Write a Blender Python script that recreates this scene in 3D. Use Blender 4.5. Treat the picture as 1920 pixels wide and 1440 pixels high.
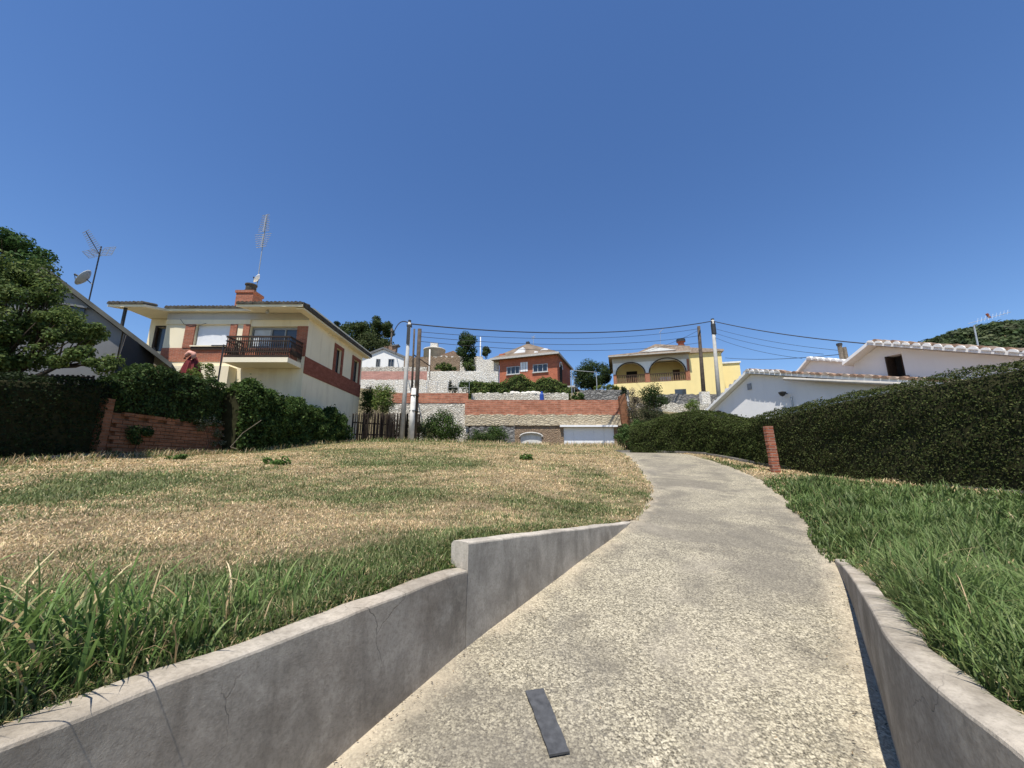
import bpy, math, random
import numpy as np
from mathutils import Vector
random.seed(7)
RNG = np.random.default_rng(11)
S = bpy.context.scene
COL = S.collection
for o in list(bpy.data.objects):
    bpy.data.objects.remove(o)

# ------------------------------------------------------------------ camera, sky, sun, exposure
F, PITCH, CAMZ = 721.0, math.radians(11.75), 1.6          # focal length in photo pixels, tilt up, eye height
cam = bpy.data.cameras.new('camera')
cam.sensor_width = 36.0
cam.lens = 36.0 * F / 1920.0
cam.clip_start, cam.clip_end = 0.05, 3000
cam_o = bpy.data.objects.new('camera', cam)
cam_o.location = (0, 0, CAMZ)
cam_o.rotation_euler = (math.radians(90) + PITCH, 0, 0)
COL.objects.link(cam_o)
S.camera = cam_o

SUN_EL, SUN_PHI = math.radians(67), math.radians(22)      # high summer sun, behind the camera and a little to the left
sun_dir = Vector((-math.sin(SUN_PHI) * math.cos(SUN_EL), -math.cos(SUN_PHI) * math.cos(SUN_EL), math.sin(SUN_EL)))
W = bpy.data.worlds.new('World'); S.world = W; W.use_nodes = True
wn = W.node_tree
bg = wn.nodes['Background']
sky = wn.nodes.new('ShaderNodeTexSky')
sky.sky_type = 'NISHITA'; sky.sun_disc = False
sky.sun_elevation = SUN_EL
sky.sun_rotation = math.atan2(sun_dir.x, sun_dir.y)
sky.altitude = 600; sky.air_density = 1.0; sky.dust_density = 0.22; sky.ozone_density = 3.0
hs = wn.nodes.new('ShaderNodeHueSaturation'); hs.inputs['Saturation'].default_value = 1.17; hs.inputs['Hue'].default_value = 0.506
wn.links.new(sky.outputs[0], hs.inputs['Color']); wn.links.new(hs.outputs[0], bg.inputs[0])
bg.inputs[1].default_value = 0.120
sl = bpy.data.lights.new('sun', 'SUN'); sl.energy = 5.0; sl.angle = math.radians(0.5); sl.color = (1.0, 0.95, 0.87)
sun_o = bpy.data.objects.new('sun', sl); COL.objects.link(sun_o)
sun_o.rotation_euler = sun_dir.to_track_quat('Z', 'Y').to_euler()
sun_o.location = (-20, -40, 80)
S.view_settings.view_transform = 'Standard'; S.view_settings.look = 'None'
S.view_settings.gamma = 1.0; S.view_settings.exposure = 0.42

# ------------------------------------------------------------------ pixel -> place (a pixel gives the direction, Y or z the distance)
CT, ST = math.cos(PITCH), math.sin(PITCH)
def ray(u, v):
    a, b = (u - 960) / F, (720 - v) / F
    return a, CT - b * ST, ST + b * CT
def P(u, v, Y):
    a, dy, dz = ray(u, v); return (a / dy * Y, Y, CAMZ + dz / dy * Y)
def Zat(v, Y): return P(960, v, Y)[2]
def Xat(u, v, Y): return P(u, v, Y)[0]
SL = 0.127
def drive_z(y): return SL * y if y < 15.5 else SL * 15.5 + (y - 15.5) * 0.06
def PD(u, v):                                             # on the sloping drive
    a, dy, dz = ray(u, v); Y = CAMZ / (SL - dz / dy); return (a / dy * Y, Y, SL * Y)

def catmull(pts):
    ys = np.array([p[0] for p in pts], float); xs = np.array([p[1] for p in pts], float)
    m = np.gradient(xs, ys)
    def f(y):
        y = np.clip(np.asarray(y, float), ys[0], ys[-1])
        i = np.clip(np.searchsorted(ys, y) - 1, 0, len(ys) - 2)
        h = ys[i + 1] - ys[i]; t = (y - ys[i]) / h
        return ((2*t**3 - 3*t**2 + 1) * xs[i] + (t**3 - 2*t**2 + t) * h * m[i] + (-2*t**3 + 3*t**2) * xs[i+1] + (t**3 - t**2) * h * m[i+1])
    return f
left_edge = catmull([(-8, -6.85), (-3, -3.85), (0, -2.05), (2.05, -.84), (2.91, -.324), (4.4, .69), (5.9, 1.71), (7.8, 2.65), (11.4, 3.63), (16, 4.5), (19, 4.9)])
right_edge = catmull([(-8, -1.6), (-3, -.1), (0, .86), (.6, 1.10), (1.15, 1.30), (1.52, 1.43), (1.857, 1.62), (2.05, 1.76), (2.69, 2.24), (4.4, 3.45), (5.44, 4.06), (7.33, 5.08), (10, 6.2), (12.85, 6.8), (15.7, 7.07), (19, 7.2)])

def rbf(ctrl, smooth=0.02):
    c = np.array(ctrl, float); X = c[:, :2]; z = c[:, 2]; n = len(c)
    d = np.linalg.norm(X[:, None] - X[None], axis=2)
    A = np.zeros((n + 3, n + 3)); A[:n, :n] = -d + np.eye(n) * -smooth
    A[:n, n] = 1; A[:n, n+1:] = X; A[n, :n] = 1; A[n+1:, :n] = X.T
    w = np.linalg.solve(A, np.concatenate([z, [0, 0, 0]]))
    def f(x, y):
        x = np.asarray(x, float); y = np.asarray(y, float); sh = x.shape
        q = np.stack([x.ravel(), y.ravel()], 1); out = np.empty(len(q))
        for s in range(0, len(q), 40000):
            e = np.linalg.norm(q[s:s+40000, None] - X[None], axis=2)
            out[s:s+40000] = -e @ w[:n] + w[n] + q[s:s+40000] @ w[n+1:]
        return out.reshape(sh)
    return f

def hash2(ix, iy, seed):
    h = (ix.astype(np.int64) * 374761393 + iy.astype(np.int64) * 668265263 + seed * 982451653) & 0x7fffffff
    h = (h ^ (h >> 13)) * 1274126177 & 0x7fffffff
    return ((h ^ (h >> 16)) & 0xffff) / 65535.0
def vnoise(x, y, s, seed=0):
    x = np.asarray(x, float) / s; y = np.asarray(y, float) / s
    ix, iy = np.floor(x), np.floor(y); fx, fy = x - ix, y - iy
    fx = fx*fx*(3-2*fx); fy = fy*fy*(3-2*fy)
    a = hash2(ix, iy, seed); b = hash2(ix+1, iy, seed); c = hash2(ix, iy+1, seed); d = hash2(ix+1, iy+1, seed)
    return (a*(1-fx)+b*fx)*(1-fy) + (c*(1-fx)+d*fx)*fy
def fbm(x, y, s, seed=0): return (vnoise(x, y, s, seed) + .5*vnoise(x, y, s/2.1, seed+1) + .25*vnoise(x, y, s/4.3, seed+2)) / 1.75

# ------------------------------------------------------------------ materials
def hexlin(r, g, b):
    f = lambda c: (c/255/12.92) if c/255 <= .04045 else ((c/255+.055)/1.055)**2.4
    return (f(r), f(g), f(b), 1)
class NT:
    def __init__(s, name):
        s.m = bpy.data.materials.new(name); s.m.use_nodes = True; s.t = s.m.node_tree
        s.p = s.t.nodes['Principled BSDF']; s.out = s.t.nodes['Material Output']
        s.geo = s.t.nodes.new('ShaderNodeNewGeometry'); s.pos = s.geo.outputs['Position']
    def n(s, typ, **kw):
        x = s.t.nodes.new(typ)
        for k, v in kw.items():
            if k in x.inputs.keys(): s.set(x.inputs[k], v)
            else: setattr(x, k, v)
        return x
    def set(s, inp, v):
        if isinstance(v, bpy.types.NodeSocket): s.t.links.new(v, inp)
        else: inp.default_value = v
    def noise(s, scale, detail=4, rough=.55, vec=None, dist=0):
        x = s.n('ShaderNodeTexNoise', Scale=scale, Detail=detail, Roughness=rough, Distortion=dist); s.set(x.inputs['Vector'], vec or s.pos); return x.outputs['Fac']
    def voro(s, scale, feature='F1', vec=None, rnd=1.0):
        x = s.n('ShaderNodeTexVoronoi', feature=feature, Scale=scale); s.set(x.inputs['Vector'], vec or s.pos); x.inputs['Randomness'].default_value = rnd; return x
    def ramp(s, fac, stops):
        r = s.n('ShaderNodeValToRGB'); s.set(r.inputs[0], fac); e = r.color_ramp.elements
        while len(e) < len(stops): e.new(.5)
        for i, (p, c) in enumerate(stops):
            e[i].position = p; e[i].color = c if hasattr(c, '__len__') else (c, c, c, 1)
        return r.outputs[0]
    def mix(s, fac, a, b, mode='MIX'):
        x = s.n('ShaderNodeMix', data_type='RGBA', blend_type=mode)
        s.set(x.inputs[0], fac); s.set(x.inputs[6], a); s.set(x.inputs[7], b); return x.outputs[2]
    def math(s, op, a, b=0.0):
        x = s.n('ShaderNodeMath', operation=op); s.set(x.inputs[0], a); s.set(x.inputs[1], b); return x.outputs[0]
    def scalevec(s, v):
        x = s.n('ShaderNodeVectorMath', operation='MULTIPLY'); s.set(x.inputs[0], s.pos); x.inputs[1].default_value = v; return x.outputs[0]
    def uz(s, cx=1.0, cy=1.0):
        d = s.n('ShaderNodeVectorMath', operation='DOT_PRODUCT'); s.set(d.inputs[0], s.pos); d.inputs[1].default_value = (cx, cy, 0)
        sp = s.n('ShaderNodeSeparateXYZ'); s.set(sp.inputs[0], s.pos)
        c = s.n('ShaderNodeCombineXYZ'); s.set(c.inputs[0], d.outputs['Value']); s.set(c.inputs[1], sp.outputs['Z']); return c.outputs[0]
    def bump(s, h, strength, dist):
        b = s.n('ShaderNodeBump', Strength=strength, Distance=dist); s.set(b.inputs['Height'], h); s.t.links.new(b.outputs[0], s.p.inputs['Normal'])
    def done(s, col=None, rough=.8, spec=.3, metal=0.0):
        if col is not None: s.set(s.p.inputs['Base Color'], col)
        s.set(s.p.inputs['Roughness'], rough); s.p.inputs['Specular IOR Level'].default_value = spec; s.p.inputs['Metallic'].default_value = metal
        return s.m
def C(r, g, b): return (r, g, b, 1)
M = {}
def stucco(name, c, var=.12, scale=1.2, dirt=.25, bump=.25, stain=None):
    k = NT(name)
    n1 = k.noise(scale, 6); n2 = k.noise(scale*9, 4)
    lo = tuple(x*(1-var) for x in c[:3]) + (1,)
    col = k.mix(k.ramp(n1, [(.35, 0), (.7, 1)]), c, lo)
    st = k.noise(1.0, 5, .6, k.scalevec((2.5, 2.5, .35)))
    dc = stain or tuple(x*.62 for x in c[:3]) + (1,)
    col = k.mix(k.math('MULTIPLY', k.ramp(st, [(.52, 0), (.78, 1)]), dirt), col, dc)
    k.bump(k.math('ADD', n2, k.noise(90, 3)), bump, .006)
    M[name] = k.done(col, .9, .15)
def plain(name, c, rough=.6, spec=.3, metal=0.0, var=.2, scale=6):
    k = NT(name); lo = tuple(x*(1-var) for x in c[:3]) + (1,)
    col = k.mix(k.ramp(k.noise(scale, 5), [(.35, 0), (.68, 1)]), c, lo)
    k.bump(k.noise(scale*12, 3), .15, .003)
    M[name] = k.done(col, rough, spec, metal)
def brickmat(name, c1, c2, mortar, cx=1.0, cy=1.0, w=.27, h=.072, ms=.012, blotch=.5):
    k = NT(name)
    b = k.n('ShaderNodeTexBrick', Scale=1.0); k.set(b.inputs['Vector'], k.uz(cx, cy))
    b.inputs['Color1'].default_value = c1; b.inputs['Color2'].default_value = c2; b.inputs['Mortar'].default_value = mortar
    b.inputs['Brick Width'].default_value = w; b.inputs['Row Height'].default_value = h; b.inputs['Mortar Size'].default_value = ms; b.inputs['Mortar Smooth'].default_value = .2
    n = k.noise(1.3, 6, .65)
    n = k.math('ADD', k.math('MULTIPLY', n, .5), k.math('MULTIPLY', k.noise(1.9, 6, .8, k.scalevec((1, 1, 2.2))), .5))
    col = k.mix(k.math('MULTIPLY', k.ramp(n, [(.42, 0), (.62, 1)]), blotch), b.outputs['Color'], tuple(x*.55 for x in c1[:3]) + (1,))
    n3 = k.noise(2.4, 6, .8, k.scalevec((1, 1, 2.6)))
    col = k.mix(k.math('MULTIPLY', k.ramp(n3, [(.45, 0), (.68, 1)]), .6), col, tuple(min(1, x*1.5+.03) for x in c1[:3]) + (1,))
    k.bump(k.math('ADD', b.outputs['Fac'], k.math('MULTIPLY', k.noise(40), -.6)), -.5, .012)
    M[name] = k.done(col, .9, .15)
def stonemat(name, c1, c2, gap, scale=3.0, gapw=.06, stretch=(1, 1, 1.5)):
    k = NT(name)
    wv = k.n('ShaderNodeVectorMath', operation='ADD'); k.set(wv.inputs[0], k.scalevec(stretch))
    nz = k.n('ShaderNodeTexNoise', Scale=2.5); k.set(nz.inputs['Vector'], k.pos)
    sc = k.n('ShaderNodeVectorMath', operation='SCALE'); k.set(sc.inputs[0], nz.outputs['Color']); sc.inputs['Scale'].default_value = .35
    k.set(wv.inputs[1], sc.outputs[0])
    v = k.voro(scale, 'F1', wv.outputs[0]); e = k.voro(scale, 'DISTANCE_TO_EDGE', wv.outputs[0])
    bw = k.n('ShaderNodeSeparateColor'); k.set(bw.inputs[0], v.outputs['Color'])
    col = k.mix(bw.outputs[0], c1, c2)
    col = k.mix(k.ramp(k.noise(9, 5, .7), [(.45, 0), (.8, .6)]), col, tuple(x*.6 for x in c1[:3]) + (1,))
    edge = k.ramp(e.outputs['Distance'], [(.0, 1), (gapw, 0)])
    big = k.ramp(k.noise(.7, 3), [(.35, .25), (.65, 1)])
    col = k.mix(k.math('MULTIPLY', edge, big), col, gap)
    k.bump(k.math('ADD', k.ramp(e.outputs['Distance'], [(0, 0), (gapw*2.5, 1)]), k.math('MULTIPLY', k.noise(22), .5)), .8, .05)
    M[name] = k.done(col, .95, .1)
def attrmat(name, rough=.55, trans=.35, spec=.25):
    k = NT(name)
    a = k.n('ShaderNodeAttribute', attribute_name='Col')
    k.done(a.outputs['Color'], rough, spec)
    tr = k.n('ShaderNodeBsdfTranslucent'); k.set(tr.inputs['Color'], k.mix(.5, a.outputs['Color'], C(.75, .85, .25), 'MULTIPLY'))
    k.set(tr.inputs['Color'], a.outputs['Color'])
    mx = k.n('ShaderNodeMixShader'); mx.inputs[0].default_value = trans
    k.t.links.new(k.p.outputs[0], mx.inputs[1]); k.t.links.new(tr.outputs[0], mx.inputs[2]); k.t.links.new(mx.outputs[0], k.out.inputs[0])
    M[name] = k.m
attrmat('leaf', .65, .3, .10); attrmat('blade', .5, .35, .25); attrmat('dry_leaf', .8, .15, .1); attrmat('chip', .85, 0.0, .1)

# exposed-aggregate concrete of the drive
k = NT('aggregate_concrete')
v1 = k.voro(74); v2 = k.voro(160)
s1 = k.n('ShaderNodeSeparateColor'); k.set(s1.inputs[0], v1.outputs['Color'])
stone = k.ramp(s1.outputs[0], [(.0, C(.055, .047, .033)), (.25, C(.135, .117, .08)), (.55, C(.34, .30, .21)), (1.0, C(.63, .565, .415))])
stone = k.mix(.45, stone, k.ramp(k.noise(105, 3), [(.40, C(.06, .052, .037)), (.58, C(.54, .485, .355))]))
gap = k.ramp(v1.outputs['Distance'], [(.55, 0), (.9, 1)])
col = k.mix(k.math('MULTIPLY', gap, .75), stone, C(.11, .10, .082))
big = k.noise(.55, 7, .62, dist=.6); mid = k.noise(2.6, 7, .68, dist=.4)
col = k.mix(k.ramp(big, [(.46, 0), (.60, .68)]), col, C(.145, .130, .105))
col = k.mix(k.ramp(mid, [(.48, 0), (.70, .6)]), col, C(.125, .112, .09))
col = k.mix(k.ramp(k.noise(1.1, 5, .6), [(.55, 0), (.8, .4)]), col, C(.50, .44, .34))
st = k.noise(1.0, 6, .7, k.scalevec((1.2, .35, 1.2)), .5)
col = k.mix(k.ramp(st, [(.56, 0), (.75, .45)]), col, C(.14, .13, .115))
# dark wear track down the middle, paler dusty edges come from a painted-on attribute of distance to the drive's edge
ed = k.n('ShaderNodeAttribute', attribute_name='edge')
col = k.mix(k.math('MULTIPLY', k.ramp(k.math('ADD', ed.outputs['Fac'], k.math('MULTIPLY', k.math('SUBTRACT', k.noise(6, 6, .7), .5), .55)), [(.0, 1), (.30, 0)]), k.ramp(k.noise(2.5, 5), [(.35, 0), (.6, .7)])), col, C(.52, .44, .32))
k.bump(k.math('ADD', k.math('MULTIPLY', v1.outputs['Distance'], -1.0), k.math('MULTIPLY', k.noise(150, 3), .6)), .5, .006)
M['aggregate_concrete'] = k.done(col, .92, .15)

# rendered concrete of the garden walls
def concrete(name, base, dark, warm):
    k = NT(name)
    n1 = k.noise(1.4, 7, .65, dist=.4); n2 = k.noise(7, 6, .7); n3 = k.noise(60, 4, .6)
    streak = k.noise(1.0, 6, .65, k.scalevec((5, 5, .9)), .6)
    col = k.mix(k.ramp(n1, [(.36, 0), (.66, 1)]), base, dark)
    col = k.mix(k.ramp(n2, [(.46, 0), (.76, .6)]), col, tuple(x*1.35 for x in base[:3]) + (1,))
    col = k.mix(k.ramp(streak, [(.5, 0), (.72, .55)]), col, tuple(x*.6 for x in dark[:3]) + (1,))
    col = k.mix(k.ramp(k.noise(.9, 4), [(.5, 0), (.75, .5)]), col, warm)
    wv = k.n('ShaderNodeVectorMath', operation='ADD'); k.set(wv.inputs[0], k.scalevec((1.0, 1.0, .45)))
    nz = k.n('ShaderNodeTexNoise', Scale=5.0, Detail=5.0); k.set(nz.inputs['Vector'], k.pos)
    sc = k.n('ShaderNodeVectorMath', operation='SCALE'); k.set(sc.inputs[0], nz.outputs['Color']); sc.inputs['Scale'].default_value = .22; k.set(wv.inputs[1], sc.outputs[0])
    e = k.voro(1.5, 'DISTANCE_TO_EDGE', wv.outputs[0])
    crack = k.math('MULTIPLY', k.ramp(e.outputs['Distance'], [(0, 1), (.0032, 0)]), k.ramp(k.noise(.8, 3), [(.52, 0), (.60, .75)]))
    col = k.mix(crack, col, C(.03, .028, .025))
    col = k.mix(k.ramp(n3, [(.3, .35), (.55, 0)]), col, tuple(x*.55 for x in dark[:3]) + (1,))
    k.bump(k.math('ADD', k.math('ADD', k.math('MULTIPLY', k.noise(130, 4, .7), 1.0), k.math('MULTIPLY', n1, 1.5)), k.math('MULTIPLY', crack, -1.5)), .5, .007)
    M[name] = k.done(col, .92, .15)
concrete('wall_concrete', C(.46, .41, .335), C(.23, .20, .158), C(.36, .28, .20))
concrete('pale_concrete', C(.52, .47, .39), C(.30, .268, .22), C(.42, .33, .235))
concrete('kerb_concrete', C(.22, .205, .18), C(.13, .12, .105), C(.36, .31, .24))

# soil and thatch under the grass
def turf(name, attr=True):
    k = NT(name)
    a = k.n('ShaderNodeAttribute', attribute_name='green')
    dry = k.ramp(k.noise(14, 8, .75), [(.3, C(.13, .095, .055)), (.5, C(.33, .26, .155)), (.72, C(.50, .41, .26))])
    grn = k.ramp(k.noise(22, 7, .75), [(.3, C(.035, .045, .015)), (.6, C(.09, .125, .035)), (.8, C(.21, .20, .09))])
    fac = k.math('ADD', a.outputs['Fac'], k.math('MULTIPLY', k.math('SUBTRACT', k.noise(5, 6), .5), .7))
    col = k.mix(k.ramp(fac, [(.3, 0), (.7, 1)]), dry, grn)
    k.bump(k.noise(45, 6, .8), 1.0, .05)
    M[name] = k.done(col, 1.0, .05)
turf('turf')
k = NT('hillside_soil')
col = k.ramp(k.noise(.35, 8, .7), [(.3, C(.10, .085, .05)), (.5, C(.20, .165, .10)), (.7, C(.10, .11, .05))])
k.bump(k.noise(3, 8, .7), 1.0, .2); M['hillside_soil'] = k.done(col, 1.0, .05)

stucco('cream_stucco', C(.81, .72, .52), .10, .8, .35, stain=C(.42, .33, .20))
stucco('shade_grey_stucco', C(.50, .47, .41), .12, 1.0, .3)  # stucco with the shade under the eaves put into its grey
stucco('white_stucco', C(.80, .79, .76), .05, .8, .15)
stucco('soiled_white_stucco', C(.80, .80, .76), .10, 2.0, .5, stain=C(.40, .38, .33))
stucco('yellow_stucco', C(.86, .70, .33), .07, .7, .15)
stucco('grey_stucco', C(.25, .25, .245), .15, 1.5, .4)
stucco('eave_cream', C(.82, .74, .55), .06, 1, .1)
brickmat('red_brick', C(.33, .105, .055), C(.24, .07, .04), C(.30, .22, .17))
brickmat('side_paint_brick', C(.23, .075, .045), C(.19, .06, .036), C(.19, .075, .05), blotch=.2)
a20 = math.radians(20); a15 = math.radians(15)
brickmat('house_brick', C(.42, .12, .06), C(.33, .09, .05), C(.34, .17, .11), math.cos(a20)+math.sin(a20), math.cos(a20)-math.sin(a20), blotch=.35)
brickmat('arch_brick', C(.36, .13, .07), C(.29, .10, .05), C(.34, .22, .15), math.cos(a15)+math.sin(a15), math.cos(a15)-math.sin(a15))
brickmat('parapet_brick', C(.45, .185, .11), C(.24, .085, .05), C(.36, .23, .165), w=.62, h=.19, ms=.025, blotch=.8)
brickmat('pink_brick', C(.46, .24, .19), C(.40, .19, .15), C(.42, .30, .26), w=.5, h=.16, ms=.02)
brickmat('old_brick', C(.25, .105, .05), C(.17, .068, .033), C(.17, .11, .07), w=.29, h=.085, ms=.016, blotch=.6)
stonemat('white_stones', C(.74, .70, .60), C(.50, .45, .37), C(.14, .12, .09), 4.2, .10)
stonemat('whitewashed_stones', C(.80, .77, .70), C(.70, .65, .56), C(.36, .31, .24), 4.0, .07)
stonemat('beige_stones', C(.58, .50, .36), C(.42, .35, .24), C(.22, .18, .13), 3.4, .09, (.7, .7, 2.0))
stonemat('brown_stones', C(.34, .25, .17), C(.24, .17, .115), C(.14, .105, .07), 5.0, .1)
stonemat('grey_stones', C(.27, .26, .24), C(.17, .165, .155), C(.05, .045, .04), 2.5, .1)
plain('white_paint', C(.82, .82, .82), .5, .3, var=.05)
plain('shutter_white', C(.80, .81, .82), .45, .4, var=.04)
plain('tile_clay', C(.34, .22, .15), .85, .15, var=.55, scale=5)
plain('tile_mossy', C(.10, .088, .07), .9, .1, var=.5, scale=4)
plain('tile_pale', C(.45, .35, .27), .85, .15, var=.4, scale=4)
plain('mortar_white', C(.80, .79, .76), .85, .15, var=.15)
plain('mortar_grey', C(.52, .50, .46), .9, .15, var=.3)
plain('roof_grey', C(.17, .165, .14), .9, .1, var=.35, scale=2)
plain('roof_slate', C(.19, .19, .19), .85, .2, var=.3, scale=1)
plain('roof_brown', C(.21, .165, .125), .9, .1, var=.4, scale=1)
plain('tarp', C(.040, .036, .032), .6, .3, var=.12, scale=2)
plain('slate', C(.085, .087, .09), .6, .3, var=.45, scale=22)
plain('dark_wood', C(.05, .034, .024), .7, .2, var=.4, scale=8)
plain('weathered_wood', C(.20, .165, .125), .85, .15, var=.45, scale=10)
plain('fence_wood', C(.060, .046, .036), .9, .1, var=.45, scale=6)
plain('pole_concrete', C(.47, .46, .43), .9, .15, var=.2, scale=3)
plain('pole_white', C(.70, .68, .63), .9, .15, var=.25, scale=3)
plain('pole_wood', C(.105, .085, .068), .9, .1, var=.5, scale=4)
plain('bark', C(.085, .066, .048), .95, .05, var=.5, scale=9)
plain('twig', C(.040, .040, .020), .95, .05, var=.4, scale=6)
plain('metal', C(.55, .56, .57), .4, .5, .6, var=.2)
plain('dark_metal', C(.045, .045, .045), .5, .4, .2, var=.2)
plain('galvanised', C(.42, .44, .45), .5, .4, .5, var=.2)
plain('aluminium_grey', C(.32, .33, .33), .5, .4, .2, var=.2)
plain('dish_grey', C(.45, .46, .45), .5, .3, var=.1)
plain('dish_white', C(.82, .82, .82), .5, .3, var=.04)
plain('black_cable', C(.03, .03, .033), .6, .3, var=.1)
plain('dark_inside', C(.03, .027, .024), .9, .1, var=.2)
plain('brown_door', C(.085, .040, .022), .6, .3, var=.3)
plain('rail_wood', C(.25, .15, .085), .7, .2, var=.3)
plain('blue_plastic', C(.02, .07, .33), .45, .4, var=.15)
plain('parasol_red', C(.20, .04, .045), .85, .1, var=.3, scale=20)
plain('parasol_pink', C(.72, .38, .30), .85, .1, var=.2)
plain('clay_red', C(.36, .12, .07), .8, .2, var=.3)
plain('curtain', C(.55, .58, .60), .9, .1, var=.2, scale=4)
plain('gutter', C(.46, .43, .38), .7, .2, var=.2)
plain('tank_beige', C(.62, .57, .47), .9, .15, var=.25, scale=1)
plain('rust', C(.30, .10, .055), .9, .1, var=.4, scale=12)
k = NT('window_glass'); M['window_glass'] = k.done(k.mix(k.noise(1.2, 3), C(.03, .035, .04), C(.07, .08, .09)), .08, .6)

# ------------------------------------------------------------------ mesh helpers
def link(o, parent=None):
    COL.objects.link(o)
    if parent is not None: o.parent = parent
    return o
def wloc(o):
    v = Vector((0, 0, 0))
    while o is not None: v += Vector(o.location); o = o.parent
    return v
def thing(name, label, cat, loc, group=None):
    o = bpy.data.objects.new(name, None); o.empty_display_size = .2
    o.location = loc; o['label'] = label; o['category'] = cat
    if group: o['group'] = group
    return link(o)
def tag(o, label=None, cat=None, group=None, kind=None):
    if label: o['label'] = label
    if cat: o['category'] = cat
    if group: o['group'] = group
    if kind: o['kind'] = kind
    return o
class MB:
    def __init__(s, o=(0, 0, 0), ang=0.0):
        s.v = []; s.f = []; s.o = Vector(o); s.c, s.s = math.cos(ang), math.sin(ang)
    def T(s, p): return (s.o.x + s.c*p[0] + s.s*p[1], s.o.y - s.s*p[0] + s.c*p[1], s.o.z + p[2])   # front runs along (c,-s), depth along (s,c)
    def add(s, vs, fs):
        b = len(s.v); s.v += [s.T(p) for p in vs]; s.f += [tuple(i + b for i in f) for f in fs]; return s
    def box(s, x0, x1, y0, y1, z0, z1):
        vs = [(x, y, z) for z in (z0, z1) for y in (y0, y1) for x in (x0, x1)]
        return s.add(vs, [(0, 2, 3, 1), (4, 5, 7, 6), (0, 1, 5, 4), (1, 3, 7, 5), (3, 2, 6, 7), (2, 0, 4, 6)])
    def prism(s, poly, y0, y1):                            # polygon in x,z extruded along y
        n = len(poly); vs = [(x, y0, z) for x, z in poly] + [(x, y1, z) for x, z in poly]
        return s.add(vs, [tuple(range(n)), tuple(range(2*n-1, n-1, -1))] + [(i, i+n, (i+1) % n + n, (i+1) % n) for i in range(n)])
    def slab(s, poly, z0, z1):                             # polygon in x,y extruded along z
        n = len(poly); vs = [(x, y, z0) for x, y in poly] + [(x, y, z1) for x, y in poly]
        return s.add(vs, [tuple(range(n-1, -1, -1)), tuple(range(n, 2*n))] + [(i, (i+1) % n, (i+1) % n + n, i+n) for i in range(n)])
    def sheet(s, pts, t):                                  # planar 3D polygon given a thickness
        n = len(pts); a, b, c = [Vector(p) for p in pts[:3]]; nr = (b-a).cross(c-a).normalized() * t
        vs = [tuple(p) for p in pts] + [tuple(Vector(p) + nr) for p in pts]
        return s.add(vs, [tuple(range(n-1, -1, -1)), tuple(range(n, 2*n))] + [(i, (i+1) % n, (i+1) % n + n, i+n) for i in range(n)])
    def tube(s, path, r, n=8, cap=True):
        path = [Vector(p) for p in path]; rs = r if hasattr(r, '__len__') else [r]*len(path); vs = []; fs = []
        for i, p in enumerate(path):
            t = (path[min(i+1, len(path)-1)] - path[max(i-1, 0)]).normalized()
            up = Vector((0, 0, 1)) if abs(t.z) < .9 else Vector((1, 0, 0))
            a = t.cross(up).normalized(); b = a.cross(t)
            for j in range(n):
                w = 2*math.pi*j/n; vs.append(tuple(p + (a*math.cos(w) + b*math.sin(w))*rs[i]))
        for i in range(len(path)-1):
            for j in range(n): fs.append((i*n+j, i*n+(j+1) % n, (i+1)*n+(j+1) % n, (i+1)*n+j))
        if cap: fs += [tuple(range(n-1, -1, -1)), tuple(range((len(path)-1)*n, len(path)*n))]
        return s.add(vs, fs)
    def lathe(s, prof, c, n=16):
        vs = []; fs = []
        for r, z in prof:
            for j in range(n): w = 2*math.pi*j/n; vs.append((c[0]+r*math.cos(w), c[1]+r*math.sin(w), c[2]+z))
        for i in range(len(prof)-1):
            for j in range(n): fs.append((i*n+j, i*n+(j+1) % n, (i+1)*n+(j+1) % n, (i+1)*n+j))
        fs += [tuple(range(n-1, -1, -1)), tuple(range((len(prof)-1)*n, len(prof)*n))]
        return s.add(vs, fs)
    def build(s, name, mat, parent=None, smooth=False, bevel=0.0):
        me = bpy.data.meshes.new(name); off = wloc(parent) if parent else Vector((0, 0, 0))
        me.from_pydata([tuple(Vector(p) - off) for p in s.v], [], s.f); me.materials.append(M[mat])
        if smooth: me.polygons.foreach_set('use_smooth', [True]*len(me.polygons))
        me.update()
        o = link(bpy.data.objects.new(name, me), parent)
        if bevel:
            b = o.modifiers.new('bevel', 'BEVEL'); b.width = bevel; b.segments = 2; b.limit_method = 'ANGLE'
        return o
def fast_mesh(name, verts, loops, nper, mat, parent=None, col=None, attrs=None, smooth=False):
    me = bpy.data.meshes.new(name); off = np.array(wloc(parent)) if parent else np.zeros(3)
    v = (np.asarray(verts, np.float32) - off).astype(np.float32); l = np.asarray(loops, np.int32).ravel(); nf = len(l)//nper
    me.vertices.add(len(v)); me.vertices.foreach_set('co', v.ravel())
    me.loops.add(len(l)); me.loops.foreach_set('vertex_index', l)
    me.polygons.add(nf); me.polygons.foreach_set('loop_start', np.arange(nf, dtype=np.int32)*nper)
    try: me.polygons.foreach_set('loop_total', np.full(nf, nper, np.int32))
    except Exception: pass
    if col is not None:
        a = me.color_attributes.new('Col', 'FLOAT_COLOR', 'POINT'); c4 = np.ones((len(v), 4), np.float32); c4[:, :3] = col; a.data.foreach_set('color', c4.ravel())
    for k_, arr in (attrs or {}).items():
        a = me.attributes.new(k_, 'FLOAT', 'POINT'); a.data.foreach_set('value', np.asarray(arr, np.float32))
    if smooth: me.polygons.foreach_set('use_smooth', np.ones(nf, bool))
    me.update(calc_edges=True); me.validate(); me.materials.append(M[mat])
    return link(bpy.data.objects.new(name, me), parent)
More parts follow.
